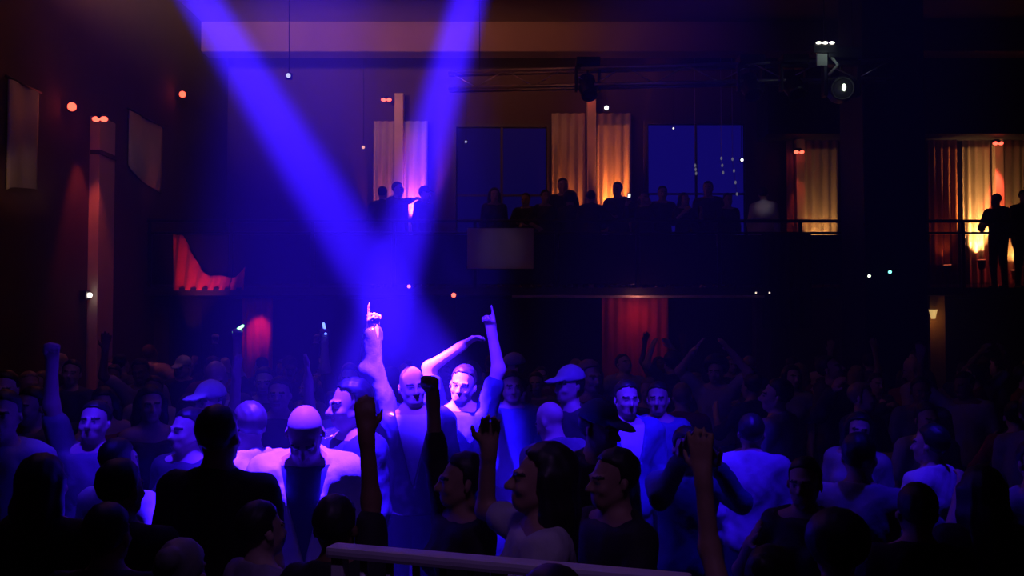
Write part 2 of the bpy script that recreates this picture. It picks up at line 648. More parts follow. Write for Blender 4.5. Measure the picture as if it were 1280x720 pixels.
    P['trousers'] = f.mesh('trousers')[0]
    st = stance
    f = Field((-0.12, -0.22, -0.01), (0.12, 0.16, 0.15), 0.017)
    f.cone((0, 0.035, 0.05), (0, -0.10, 0.04), 0.048, 0.04, 0.03)
    f.cone((0, 0.03, 0.05), (0, 0.03, 0.11), 0.046, 0.05, 0.03)
    f.cut_plane((0, 0, 0.0), (0, 0, -1))
    P['shoe'] = f.mesh('shoe')[0]
    P['_shoe_x'] = 0.10 + st
    # ---- hair
    hl = np.minimum(Hd((0, 0, 0.1)) - 0.23, U((0, 0, 1.5)) - 0.2)
    hh_ = Hd((0, 0, 0.1)) + 0.23
    if hair.startswith('long'):
        hl = hl - np.array((0.05, 0.05, 0.22))
    if hair != 'bald':
        f = Field(hl, hh_, max(h, 0.010))
        f.ell(Hd((0, 0.022, 0.13)), (0.083, 0.101, 0.095), RH, 0.02)
        if hair.startswith('long'):
            f.ell(Hd((0, 0.03, 0.13)), (0.092, 0.105, 0.10), RH, 0.02)
            end = -0.20 if hair == 'long' else -0.30
            b1 = Hd((0, 0.055, 0.04))
            for q, (ox, oy, rr) in enumerate(((0, 0.075, 0.06), (-0.05, 0.06, 0.045), (0.05, 0.06, 0.045), (-0.083, 0.02, 0.030), (0.083, 0.02, 0.030))):
                a0 = Hd((ox, oy - 0.01, 0.11))
                a1 = Hd((ox * 1.05, oy + 0.01, 0.0))
                a2 = a1 * 0.25 + np.array(U((ox * 1.35, 0.115 if oy > 0.05 else 0.03, 1.545 + end))) * 0.75
                f.cone(a0, a1, rr, rr, 0.03)
                f.cone(a1, a2, rr, rr * 0.55, 0.03)
            f.cut_wedge([(Hd((0, -0.022, 0.1)), RH @ np.array((0, 1, 0.0))), (Hd((0, 0, 0.145)), RH @ np.array((0, 0.55, 1.0)))])
            f.ripple(0.004, (120, 90, 6), 0.4)
        else:
            if hair == 'bun':
                f.ell(Hd((0, 0.11, 0.17)), (0.045, 0.042, 0.045), RH, 0.02)
            if hair == 'afro':
                f.ell(Hd((0, 0.04, 0.15)), (0.125, 0.125, 0.12), RH, 0.02)
            f.cut_wedge([(Hd((0, -0.005, 0.1)), RH @ np.array((0, 1, 0.0))), (Hd((0, 0, 0.145)), RH @ np.array((0, 0.6, 1.0)))])
            f.cut_plane(Hd((0, 0.05, 0.045)), RH @ np.array((0, -0.75, -1.0)))
            f.ripple(0.0035, (110, 100, 80), 0.9)
        P['hair'] = f.mesh('hair')[0]
    if hair == 'cap':
        f = Field(hl, hh_, max(h, 0.010))
        f.ell(Hd((0, 0.018, 0.135)), (0.090, 0.108, 0.102), RH, 0.01)
        f.cut_plane(Hd((0, 0, 0.128)), RH @ np.array((0, 0.12, -1.0)))
        f.ell(Hd((0, -0.115, 0.135)), (0.07, 0.085, 0.012), RH @ np.array(Euler((RAD(12), 0, 0)).to_matrix()), 0.012)
        f.ell(Hd((0, 0.018, 0.236)), (0.011, 0.011, 0.008), RH, 0.006)
        P['cap'] = f.mesh('cap')[0]
        P.pop('hair')
        f = Field(hl, hh_, 0.009)
        f.ell(Hd((0, 0.022, 0.12)), (0.082, 0.099, 0.095), RH, 0.02)
        f.cut_plane(Hd((0, 0, 0.13)), RH @ np.array((0, -0.1, 1.0)))
        f.cut_wedge([(Hd((0, 0.0, 0.1)), RH @ np.array((0, 1, 0.0)))])
        f.cut_plane(Hd((0, 0.05, 0.045)), RH @ np.array((0, -0.75, -1.0)))
        P['hair'] = f.mesh('hair')[0]
    P['_top'] = float(Hd((0, 0.02, 0.225 if hair in ('short', 'long', 'longer', 'bun') else (0.238 if hair == 'cap' else (0.27 if hair == 'afro' else 0.213))))[2])
    P['_head'] = Hd((0, 0, 0.1))
    P['_joints'] = {s: (J[s][2] + J[s][3] * 0.1, J[s][3], J[s][4]) for s in 'RL'}
    return P

# ------------------------------------------------------------------ the hall
XL, XR, YB, ZC = -5.6, 10.7, 18.0, 7.5
Y0 = -3.0
M_wall = mat('dark_plaster', (0.075, 0.038, 0.038), 0.9, 0.35, 2.5)
M_ceil = mat('brown_ceiling', (0.22, 0.13, 0.11), 0.9, 0.25, 1.5)
M_floor = mat('dark_floor', (0.03, 0.028, 0.03), 0.5, 0.3, 3)
M_black = mat('black_paint', (0.006, 0.006, 0.007), 0.55, spec=0.3)
M_fascia = mat('dark_fascia', (0.02, 0.014, 0.014), 0.6, 0.3, 4)
M_trim = mat('worn_metal_trim', (0.55, 0.45, 0.42), 0.45, 0.3, 9, metal=0.2)
M_pil = mat('cream_pilaster', (0.62, 0.50, 0.40), 0.75, 0.12, 5)
M_rail = mat('black_steel', (0.012, 0.011, 0.011), 0.4, metal=0.6)
M_drape = mat('cream_drape', (0.50, 0.40, 0.31), 0.85, 0.12, 6, sheen=0.2)
M_red = mat('red_velvet', (0.62, 0.06, 0.055), 0.8, 0.2, 9, sheen=0.3)
M_banner = mat('pale_banner', (0.42, 0.36, 0.36), 0.85, 0.15, 5)
M_frame = mat('window_frame_paint', (0.05, 0.035, 0.03), 0.6)
M_alu = mat('aluminium', (0.55, 0.54, 0.53), 0.35, 0.15, 20, metal=0.85)
M_fix = mat('fixture_black', (0.015, 0.015, 0.017), 0.4, spec=0.5)
M_white = mat('white_barrier_paint', (0.62, 0.60, 0.64), 0.45, 0.12, 14)

struct(boxo('floor', XL, XR, Y0, YB, -0.2, 0.0, M_floor))
struct(boxo('ceiling', XL, XR, Y0, YB, ZC, ZC + 0.2, M_ceil))
struct(boxo('wall_back', XL - 0.2, XR + 0.2, YB, YB + 0.2, -0.2, ZC + 0.2, M_wall))
struct(boxo('wall_left', XL - 0.2, XL, Y0, YB, -0.2, ZC + 0.2, M_wall))
struct(boxo('wall_right', XR, XR + 0.2, Y0, YB, -0.2, ZC + 0.2, M_wall))
struct(boxo('wall_front', XL - 0.2, XR + 0.2, Y0 - 0.2, Y0, -0.2, ZC + 0.2, M_wall))
# dropped beams across the ceiling
for yb, zb in ((16.4, 6.95), (13.2, 7.05), (10.0, 7.1)):
    struct(boxo('beam', XL, XR, yb, yb + 0.45, zb, ZC, M_ceil, bev=0.02))
# lower dark bulkhead over the right of the gallery
bz = at(0, 171, 17.6).z
struct(boxo('beam', at(955, 0, 17.6).x, XR, 17.2, YB, bz, bz + 1.9, M_black))
struct(boxo('beam', XL, at(950, 0, 17.6).x, 17.55, YB, at(0, 60, 17.6).z, at(0, 60, 17.6).z + 0.3, M_ceil))

# ---- gallery
GZ = 2.62
gal = struct(boxo('floor', XL, XR, 14.0, YB, 2.50, GZ, M_fascia))
gal.name = 'floor_gallery'
struct(boxo('trim_1', at(640, 0, 13.97).x, at(955, 0, 13.97).x, 13.94, 14.0, 2.462, 2.50, M_trim, bev=0.006))
struct(boxo('wall_gallery', XL, XR, 16.6, 16.75, 0, 2.5, M_wall))
for px in (1168, 560, 952, 205):
    x = at(px, 0, 14.35).x
    struct(boxo('pillar', x - 0.12, x + 0.12, 14.25, 14.49, 0, 2.5, mat('wood_post', (0.30, 0.15, 0.06), 0.6, 0.3, 6) if px == 1168 else M_wall, bev=0.01))
# gallery railing: one thing of posts, rails and panels
gr = empty('gallery_railing', (0, 14.05, GZ))
tag(gr, 'black steel railing with dark panels along the gallery edge', 'railing')
RT = at(0, 276, 14.05).z - GZ
RM = at(0, 291, 14.05).z - GZ
bm = bmesh.new(); tube(bm, [(XL + 0.02, 0, RT), (XR - 0.02, 0, RT)], 0.026, 10); bm_obj('top_rail', bm, M_rail, gr, True)
bm = bmesh.new(); tube(bm, [(XL + 0.02, 0, RM), (XR - 0.02, 0, RM)], 0.018, 8); bm_obj('middle_rail', bm, M_rail, gr, True)
posts = [XL + 0.06 + i * 1.244 for i in range(14)]
bm = bmesh.new(); box(bm, -0.025, 0.025, -0.02, 0.02, 0, RT, 0.004)
pm = bm_obj('post', bm, M_rail, gr); pm.location = (posts[0], 0, 0)
for x in posts[1:]:
    c = pm.copy(); C.objects.link(c); c.location = (x, 0, 0)
bm = bmesh.new(); box(bm, 0.04, 1.204, -0.008, 0.008, 0.05, RM - 0.03, 0.003)
M_panel = mat('smoked_panel', (0.012, 0.010, 0.012), 0.12, spec=0.6)
M_glass = bpy.data.materials.new('clear_balustrade_glass')
M_glass.use_nodes = True
_b = M_glass.node_tree.nodes['Principled BSDF']
_b.inputs['Base Color'].default_value = (0.7, 0.7, 0.7, 1)
_b.inputs['Alpha'].default_value = 0.35
_b.inputs['Roughness'].default_value = 0.08
M_glass.node_tree.nodes['Principled BSDF'].inputs['Base Color'].default_value = (0.02, 0.018, 0.018, 1)
pn = bm_obj('panel', bm, M_panel, gr); pn.location = (posts[0], 0, 0)
for x in posts[1:-1]:
    c = pn.copy(); C.objects.link(c); c.location = (x, 0, 0)
    if x > 5.5:
        c.material_slots[0].link = 'OBJECT'; c.material_slots[0].material = M_glass

# ---- windows of the back wall
def window(name, p0, p1, t, bot, strength, panes):
    Y = 17.93
    x0, x1 = at(p0, 0, Y).x, at(p1, 0, Y).x
    z1, z0 = at(0, t, Y).z, at(0, bot, Y).z
    bm = bmesh.new()
    fr = 0.07
    box(bm, x0 - fr, x0, Y - 0.06, YB, z0 - fr, z1 + fr); box(bm, x1, x1 + fr, Y - 0.06, YB, z0 - fr, z1 + fr)
    box(bm, x0, x1, Y - 0.06, YB, z1, z1 + fr); box(bm, x0, x1, Y - 0.06, YB, z0 - fr, z0)
    r = struct(bm_obj(name, bm, M_frame))
    edges = [x0 + (x1 - x0) * k / panes for k in range(panes + 1)]
    rows = [z0, z0 + (z1 - z0) * 0.5, z1]
    mp = mat('blue_lit_pane_%s' % name, (0.004, 0.004, 0.02), 0.5, emit=(0.03, 0.018, 1.0), estr=strength, spec=0.05)
    for k in range(panes):
        for j in range(2):
            boxo('pane', edges[k] + 0.025, edges[k + 1] - 0.025, Y, Y + 0.02, rows[j] + 0.02, rows[j + 1] - 0.02, mp, r)
    for e in edges[1:-1]:
        boxo('mullion', e - 0.022, e + 0.022, Y - 0.03, YB, z0, z1, M_frame, r)
    boxo('mullion', x0, x1, Y - 0.025, YB, rows[1] - 0.018, rows[1] + 0.018, M_frame, r)
    return r


window('window_1', 570, 684, 158, 330, 0.05, 2)
window('window_2', 810, 932, 154, 330, 0.12, 2)
window('window_3', 205, 262, 165, 300, 0.012, 1)

# ---- draperies
def drape(name, x0, x1, y, z0, z1, m, label, folds=7, depth=0.035, group=None, cat='curtain', z0b=None, rot=None, gather=0.0):
    """pleated cloth with real thickness between x0 and x1, from z1 down to z0 (z0b at the far end)"""
    nx, nz = folds * 8, 14
    bm = bmesh.new()
    G = {}
    for side, off in ((0, -0.004), (1, 0.004)):
        for i in range(nx + 1):
            u = i / nx
            for j in range(nz + 1):
                v = j / nz
                zb = z0 + ((z0b - z0) * u if z0b is not None else 0)
                z = z1 + (zb - z1) * v
                wv = depth * math.sin(u * folds * 2 * math.pi + 0.5 * math.sin(3 * v)) * (0.55 + 0.45 * v)
                xx = x0 + (x1 - x0) * (u + gather * v * (0.5 - u))
                G[side, i, j] = bm.verts.new((xx, y + wv + off, z))
    for i in range(nx):
        for j in range(nz):
            bm.faces.new((G[0, i, j], G[0, i + 1, j], G[0, i + 1, j + 1], G[0, i, j + 1]))
            bm.faces.new((G[1, i, j], G[1, i, j + 1], G[1, i + 1, j + 1], G[1, i + 1, j]))
    for i in range(nx):
        for j in (0, nz):
            bm.faces.new((G[0, i, j], G[1, i, j], G[1, i + 1, j], G[0, i + 1, j]))
    for j in range(nz):
        for i in (0, nx):
            bm.faces.new((G[0, i, j], G[0, i, j + 1], G[1, i, j + 1], G[1, i, j]))
    o = bm_obj(name, bm, m, None, True)
    return tag(o, label, cat, group)


CY = 17.82


def gallery_drape(p0, p1, t, label, folds, bottom=GZ + 0.02):
    return drape('curtain', at(p0, 0, CY).x, at(p1, 0, CY).x, CY, bottom, at(0, t, CY).z, M_drape, label, folds)


gallery_drape(466, 492, 150, 'cream curtain on the far side of the pilaster behind the blue beam', 3)
gallery_drape(504, 534, 150, 'cream curtain glowing pink at the foot inside the blue beam', 3)
gallery_drape(690, 732, 140, 'cream curtain beside the gallery pilaster next to the dim blue window', 4)
gallery_drape(747, 790, 140, 'cream curtain with the orange glow behind two gallery silhouettes', 4)
gallery_drape(985, 994, 172, 'narrow cream curtain strip beside the lamp near the dark pillar', 1)
gallery_drape(1008, 1050, 172, 'wide cream curtain beside the dark pillar on the gallery', 4)
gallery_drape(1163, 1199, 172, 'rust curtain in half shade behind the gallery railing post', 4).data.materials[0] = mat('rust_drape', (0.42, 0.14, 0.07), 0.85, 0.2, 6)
gallery_drape(1206, 1241, 170, 'cream curtain with the brightest flame shaped orange glow', 4)
gallery_drape(1259, 1300, 170, 'cream curtain behind the lone figure at the picture edge', 4)

# pilasters between the curtains, each with its red lamp on top
def wall_lamp(x, y, z, label, col, ecol, energy=0.0, tgt=None, size=60, s=1.0, estr=5.0, group='red wall lamps'):
    r = empty('wall_lamp', (x, y, z))
    tag(r, label, 'lamp', group)
    bm = bmesh.new(); box(bm, -0.05 * s, 0.05 * s, -0.02, 0.10, 0.03 * s, 0.06 * s, 0.004); bm_obj('bracket', bm, M_fix, r)
    bm = bmesh.new(); lathe(bm, ((0.085 * s, -0.02 * s), (0.085 * s, 0.02 * s), (0.06 * s, 0.04 * s), (0.03 * s, 0.045 * s)), 16); bm_obj('housing', bm, M_fix, r, True)
    for k in (-1, 1):
        bm = bmesh.new(); bmesh.ops.create_uvsphere(bm, u_segments=12, v_segments=8, radius=0.042 * s)
        for v in bm.verts:
            v.co = Vector((v.co.x * 1.2 + 0.05 * s * k, v.co.y - 0.055 * s, v.co.z * 0.8 - 0.025 * s))
        bm_obj('bulb', bm, emis('bulb_' + col, ecol, estr), r, True)
    if energy:
        light('lamp_glow', 'SPOT', (x, y - 0.06, z - 0.075), energy, ecol, tgt, size, 0.6, 0.04)
    return r


ORANGE = (1.0, 0.22, 0.035)
AMBER = (1.0, 0.46, 0.13)
REDL = (1.0, 0.07, 0.035)
k = 2
for (px, t, lampy, lpx, en, ecol, lab) in (
        (498, 150, 122, 482, 4, (1.0, 0.2, 0.1), 'red twin bulb lamp above the pilaster behind the blue beam'),
        (740, 128, 118, 736, 5, (1.0, 0.16, 0.05), 'red twin bulb lamp above the pilaster between the two blue windows'),
        (1001, 172, 188, 1000, 25, (1.0, 0.32, 0.12), 'rose red lamp on the pilaster next to the dark pillar'),
        (1250, 170, 177, 1250, 420, (1.0, 0.36, 0.09), 'bright red lamp on the glowing pilaster at the picture edge')):
    x = at(px, 0, 17.8).x
    z = at(0, lampy, 17.6).z
    struct(boxo('trim_%d' % k, x - 0.085, x + 0.085, 17.72, YB, GZ, max(z + 0.15, at(0, t, 17.8).z), M_pil, bev=0.012))
    k += 1
    lx = at(lpx, 0, 17.58).x
    wall_lamp(lx, 17.60, z, lab, 'red', (1.0, 0.07, 0.04), en, (x, 17.72, GZ + 0.7), 34)

# uplights that stand on the gallery floor and throw the orange glow up the cloth
def uplight(px, Y, z, energy, col, label, size=64):
    x = at(px, 0, Y).x
    r = empty('uplight', (x, Y, GZ))
    tag(r, label, 'uplight', 'uplights on the gallery floor')
    H = z - GZ
    bm = bmesh.new(); lathe(bm, ((0.11, 0), (0.11, 0.015), (0.02, 0.03), (0.015, H - 0.22), (0.06, H - 0.2), (0.075, H - 0.05), (0.08, H - 0.03)), 16)
    bm_obj('stand', bm, M_fix, r, True)
    bm = bmesh.new(); lathe(bm, ((0.07, H - 0.032), (0.07, H - 0.024)), 16); bm_obj('lens', bm, emis('lens_amber', col, 4.0), r, True)
    light('uplight_glow', 'SPOT', (x, Y, z), energy, col, (x, Y + 0.42, z + 1), size, 0.8, 0.05)
    return r


uplight(478, 17.62, 3.75, 70, (1.0, 0.16, 0.07), 'pink amber uplight left of the pilaster behind the blue beam')
uplight(519, 17.62, 3.95, 200, (1.0, 0.13, 0.08), 'pink amber uplight inside the blue beam behind two silhouettes')
uplight(708, 17.62, 3.75, 90, ORANGE, 'orange uplight behind the gallery group beside the dim window')
uplight(768, 17.62, 3.95, 330, ORANGE, 'orange uplight between the two tallest gallery silhouettes')
uplight(1029, 17.55, 3.2, 80, AMBER, 'amber uplight behind the railing beside the dark pillar')
uplight(1228, 17.62, 3.3, 600, AMBER, 'amber uplight under the flame shaped glow')
uplight(1270, 17.6, 3.1, 120, AMBER, 'amber uplight behind the lone figure at the picture edge')
uplight(1185, 17.6, 3.2, 9, ORANGE, 'dim orange uplight at the foot of the rust curtain')

# ---- big dark pillar at the right
px0, px1 = at(1052, 0, 13.5).x, at(1160, 0, 12.6).x
struct(boxo('pillar', px0, px1, 12.6, 13.5, 0, ZC, M_black, bev=0.02))
# dark drapes and equipment before the gallery left of it
drape('curtain', at(955, 0, 13.9).x, at(1018, 0, 13.9).x, 14.01, 2.0, at(0, 291, 14.0).z, mat('black_drape', (0.008, 0.007, 0.009), 0.9), 'black cloth hung over the gallery railing beside the dark pillar', 5, 0.02)

# ---- left wall: pilaster, panels, lamps
def on_left(px, py, off=0.0):
    Y = (XL + off) * F / (px - 640.0)
    return at(px, py, Y)


p = on_left(130, 150, 0.12)
struct(boxo('trim_6', XL, XL + 0.14, p.y - 0.24, p.y + 0.24, 0, p.z + 0.02, M_pil, bev=0.012))
boxo('band', XL + 0.02, XL + 0.155, p.y - 0.255, p.y + 0.255, at(0, 193, p.y).z - 0.03, at(0, 193, p.y).z + 0.03, M_black, bpy.data.objects['trim_6'], 0.004)
wl = on_left(124, 146, 0.3)
wall_lamp(wl.x, wl.y, wl.z, 'flat red lamp on top of the left wall pilaster', 'red', (1.0, 0.10, 0.05), 60, (XL + 0.1, wl.y + 0.1, 2.6), 50)
for px, py, lab, s in ((86, 133, 'round red orange lamp highest on the near left wall', 1.15), (225, 117, 'round red orange lamp near the blue beam on the left wall', 1.15)):
    q = on_left(px, py, 0.12)
    r = empty('spot_lamp', q, (0, 0, RAD(90)))
    tag(r, lab, 'lamp', 'red spot lamps on the left wall')
    bm = bmesh.new(); lathe(bm, ((0.03, -0.1), (0.055, -0.09), (0.06, 0.03), (0.062, 0.04)), 16, Matrix.Rotation(RAD(90), 4, 'X')); bm_obj('housing', bm, M_fix, r, True)
    bm = bmesh.new(); bmesh.ops.create_uvsphere(bm, u_segments=14, v_segments=10, radius=0.046 * s)
    for v in bm.verts:
        v.co = Vector((v.co.x, v.co.y - 0.06, v.co.z))
    lens = bm_obj('lens', bm, emis('lens_redorange', (1.0, 0.065, 0.035), 5.0), r, True)
    r.rotation_euler = (0, 0, math.atan2(-q.x, q.y))
    light('spot_lamp_glow', 'POINT', q + Vector((0.14, -0.2, 0)), 0.5, (1.0, 0.14, 0.08), radius=0.06)


def wall_panel(pxa, pxb, ta, ba, bb, label, notch=0.0):
    """cloth panel flat on the left wall; lower edge rises towards the near end"""
    A, B = on_left(pxa, ta, 0.06), on_left(pxb, ta, 0.06)
    zt = A.z
    za, zb = at(0, ba, A.y).z, at(0, bb, B.y).z
    bm = bmesh.new()
    n = 12
    for side in (0, 1):
        pass
    top0, bot0 = [], []
    rows = []
    for i in range(n + 1):
        u = i / n
        y = A.y + (B.y - A.y) * u
        z0 = za + (zb - za) * (u ** 0.5)
        xo = XL + 0.05 + 0.012 * math.sin(u * 9)
        rows.append([bm.verts.new((xo, y, zt)), bm.verts.new((xo, y, (zt + z0) / 2)), bm.verts.new((xo, y, z0)),
                     bm.verts.new((xo - 0.02, y, zt)), bm.verts.new((xo - 0.02, y, (zt + z0) / 2)), bm.verts.new((xo - 0.02, y, z0))])
    for i in range(n):
        a, b = rows[i], rows[i + 1]
        for j in (0, 1):
            bm.faces.new((a[j], b[j], b[j + 1], a[j + 1]))
            bm.faces.new((a[j + 3], a[j + 4], b[j + 4], b[j + 3]))
        bm.faces.new((a[0], a[3], b[3], b[0]))
        bm.faces.new((a[2], b[2], b[5], a[5]))
    for e in (rows[0], rows[-1]):
        bm.faces.new((e[0], e[1], e[4], e[3]))
        bm.faces.new((e[1], e[2], e[5], e[4]))
    r = empty('wall_banner', (0, 0, 0))
    tag(r, label, 'banner')
    bm_obj('cloth', bm, M_banner, r, True)
    bm = bmesh.new(); tube(bm, [(XL + 0.045, A.y - 0.06, zt + 0.012), (XL + 0.045, B.y + 0.06, zt + 0.012)], 0.018, 8); bm_obj('rod', bm, M_rail, r, True)
    return r


wall_panel(160, 201, 136, 205, 241, 'pale cloth banner with slanted lower edge on the left wall')
wall_panel(8, 45, 96, 236, 236, 'brown lit cloth panel at the edge of the picture on the left wall')
light('banner_light', 'SPOT', (-3.6, 11.0, 4.6), 20, (1.0, 0.62, 0.48), (XL, 14.0, 4.5), 24, 0.9, 0.1)
light('banner_light', 'SPOT', (-4.4, 8.6, 3.2), 22, (1.0, 0.48, 0.15), (XL, 10.4, 3.7), 26, 0.9, 0.1)
q = on_left(112, 369, 0.1)
r = empty('exit_light', q); tag(r, 'small bright white bulkhead light low on the left wall', 'lamp')
bm = bmesh.new(); box(bm, -0.1, -0.02, -0.07, 0.07, -0.06, 0.06, 0.01); bm_obj('housing', bm, M_fix, r)
bm = bmesh.new(); bmesh.ops.create_uvsphere(bm, u_segments=12, v_segments=8, radius=0.032); bm_obj('globe', bm, emis('globe_white', (1.0, 0.9, 0.8), 5.0), r, True)

# ---- red cloths at the gallery edge and below it
def swag():
    """velvet gathered high at the left post and sweeping low along the ledge"""
    bm = bmesh.new()
    n, mrows = 48, 10
    V = {}
    for side in (0, 1):
        for i in range(n + 1):
            u = i / n
            px = 215 + 90 * u
            tt = min(1, max(0, (u - 0.14) / 0.45)); topy = 292 + (345 - 292) * (1 - (1 - tt) ** 1.9) + 1.5 * math.sin(u * 17) - (10 * max(0, (u - 0.9) / 0.1))
            for j in range(mrows + 1):
                v = j / mrows
                py = topy + (363 - topy) * v
                q = at(px, py, 14.0)
                q.y += 0.035 * math.sin(u * 40 + 2.5 * v) + side * 0.012
                V[side, i, j] = bm.verts.new(q)
    for i in range(n):
        for j in range(mrows):
            bm.faces.new((V[0, i, j], V[0, i + 1, j], V[0, i + 1, j + 1], V[0, i, j + 1]))
            bm.faces.new((V[1, i, j], V[1, i, j + 1], V[1, i + 1, j + 1], V[1, i + 1, j]))
        for j in (0, mrows):
            bm.faces.new((V[0, i, j], V[1, i, j], V[1, i + 1, j], V[0, i + 1, j]))
    for j in range(mrows):
        for i in (0, n):
            bm.faces.new((V[0, i, j], V[0, i, j + 1], V[1, i, j + 1], V[1, i, j]))
    return bm


tag(bm_obj('red_swag', swag(), M_red, None, True), 'red velvet swag draped along the gallery ledge on the left', 'drapery')
q = at(258, 345, 13.2)
light('swag_light', 'SPOT', at(240, 415, 13.3), 45, (1.0, 0.12, 0.06), at(252, 340, 13.9), 62, 0.9, 0.05)
drape('curtain', at(303, 0, 14.12).x, at(341, 0, 14.12).x, 14.12, 0.02, 2.47, M_red, 'narrow red curtain under the gallery beside the green glow stick', 4, 0.03)
light('niche_light', 'SPOT', at(322, 384, 13.75), 12, REDL, at(324, 412, 14.1), 50, 0.8, 0.04)
drape('curtain', at(752, 0, 14.15).x, at(836, 0, 14.15).x, 14.15, 0.02, 2.47, M_red, 'wide dark red curtain under the gallery ledge by the pale trim', 7, 0.03)
light('niche_light', 'SPOT', at(795, 376, 13.7), 2.6, (1.0, 0.10, 0.05), at(797, 404, 14.1), 80, 1.0, 0.05)
light('niche_light', 'POINT', at(800, 373, 13.72), 1.6, (1.0, 0.30, 0.22), radius=0.03)
# sconce on the wooden post
q = at(1167, 392, 14.15)
r = empty('sconce', (q.x, 14.25, q.z)); tag(r, 'small amber wall sconce on the wooden post below the gallery', 'lamp')
bm = bmesh.new(); lathe(bm, ((0.03, -0.08), (0.06, 0.05), (0.065, 0.06)), 14, Matrix.Translation((0, -0.08, 0))); bm_obj('shade', bm, emis('sconce_shade', (1.0, 0.62, 0.2), 0.7), r, True)
bm = bmesh.new(); box(bm, -0.02, 0.02, -0.07, 0, -0.03, 0.0); bm_obj('bracket', bm, M_fix, r)
light('sconce_glow', 'POINT', (q.x, 14.05, q.z - 0.1), 0.9, (1.0, 0.45, 0.1), radius=0.04)

# ---- white banner on the gallery railing
q0, q1 = at(584, 285, 13.98), at(667, 336, 13.98)
bm = bmesh.new(); box(bm, q0.x, q1.x, 13.965, 13.99, q1.z, q0.z, 0.004)
bb = bm_obj('banner', bm, mat('grey_white_banner', (0.50, 0.46, 0.52), 0.8, 0.2, 4))
tag(bb, 'plain pale rectangular banner hung on the gallery railing', 'banner')
light('banner_fill', 'SPOT', (0.4, 9.0, 5.8), 45, (0.55, 0.42, 1.0), (q0 + q1) / 2, 9, 0.9, 0.1)  # unseen spot added to brighten the banner

# ---- small lamps and indicator lights
def tiny_lamp(px, py, Y, rad, col, strength, label, name='indicator_light', cat='light', group='tiny lights in the dark hall', mount=None):
    q = at(px, py, Y)
    r = empty(name, q)
    tag(r, label, cat, group)
    bm = bmesh.new(); bmesh.ops.create_uvsphere(bm, u_segments=10, v_segments=8, radius=rad)
    bm_obj('bulb', bm, emis('tiny_%d_%d' % (px, py), col, strength), r, True)
    bm = bmesh.new(); box(bm, -rad * 1.4, rad * 1.4, rad * 0.4, rad * 2.2, -rad * 1.4, rad * 1.4, rad * 0.2); bm_obj('housing', bm, M_fix, r)
    if mount:
        bm = bmesh.new(); tube(bm, [(0, rad * 1.5, 0), tuple(Vector(mount) - q)], 0.006, 6); bm_obj('cable', bm, M_rail, r)
    return r


tiny_lamp(567, 369, 13.9, 0.035, (1.0, 0.08, 0.05), 5, 'bright red indicator light on the gallery edge beside the beam')
tiny_lamp(511, 358, 13.9, 0.026, (1.0, 0.15, 0.12), 3, 'faint red indicator light on the gallery edge inside the beam')
tiny_lamp(1113, 340, 12.56, 0.022, (0.2, 1.0, 0.75), 3, 'small green indicator on the dark pillar')
tiny_lamp(1087, 345, 12.56, 0.020, (0.9, 1.0, 0.8), 3, 'small white indicator on the dark pillar')
for px, py, c in ((945, 366, (1, .8, .7)), (962, 366, (1, .8, .7))):
    tiny_lamp(px, py, 13.93, 0.014, c, 1.2, 'tiny pale light at the end of the gallery trim' + (' nearer the pillar' if px > 950 else ''))
tiny_lamp(358, 92, 12.0, 0.03, (0.7, 0.72, 1.0), 1.0, 'small white light hung beside the wide blue beam', mount=(at(358, 92, 12.0).x, 12.0, ZC))
tiny_lamp(759, 133, 17.4, 0.04, (0.9, 0.95, 1.0), 4, 'small white light beside the lamp over the windows', mount=(at(759, 133, 17.4).x, 17.4, ZC))
tiny_lamp(453, 183, 17.5, 0.03, (1.0, 0.4, 0.3), 1.2, 'tiny rose light in front of the back wall curtain', mount=(at(453, 183, 17.5).x, 17.5, ZC))

# hanging strings of glass drops before the bright blue window
def strand(px, t, b, label, Y=17.3):
    q0, q1 = at(px, t, Y), at(px + (b - t) * 0.12, b, Y)
    r = empty('crystal_strand', q0)
    tag(r, label, 'strand', 'crystal strands before the window')
    bm = bmesh.new(); tube(bm, [(0, 0, ZC - q0.z), (0, 0, 0), tuple(q1 - q0)], 0.004, 6); bm_obj('wire', bm, M_alu, r)
    n = max(2, int((b - t) / 12))
    for k in range(n + 1):
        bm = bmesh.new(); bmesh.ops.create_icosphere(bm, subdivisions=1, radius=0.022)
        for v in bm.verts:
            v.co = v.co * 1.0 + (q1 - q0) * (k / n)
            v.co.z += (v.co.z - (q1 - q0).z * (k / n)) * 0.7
        bm_obj('drop', bm, emis('drop_sparkle', (0.75, 0.72, 1.0), 0.5 if k % 2 else 0.16), r)  # sparkle of the glass is put in as a glow


strand(903, 197, 215, 'short crystal strand before the middle of the blue window')
strand(917, 198, 242, 'longest slanting crystal strand at the edge of the blue window')
strand(870, 206, 216, 'tiny crystal strand hanging by the window mullion')
tiny_lamp(929, 199, 17.2, 0.026, (1.0, 1.0, 1.0), 3, 'white pin light beside the longest crystal strand', mount=(at(929, 199, 17.2).x, 17.2, ZC))
tiny_lamp(582, 176, 17.2, 0.022, (0.5, 0.5, 1.0), 0.9, 'pale blue pin light before the dim window', mount=(at(582, 176, 17.2).x, 17.2, ZC))
tiny_lamp(843, 159, 17.2, 0.018, (0.9, 0.9, 1.0), 1.5, 'white pin light at the top of the blue window', mount=(at(843, 159, 17.2).x, 17.2, ZC))

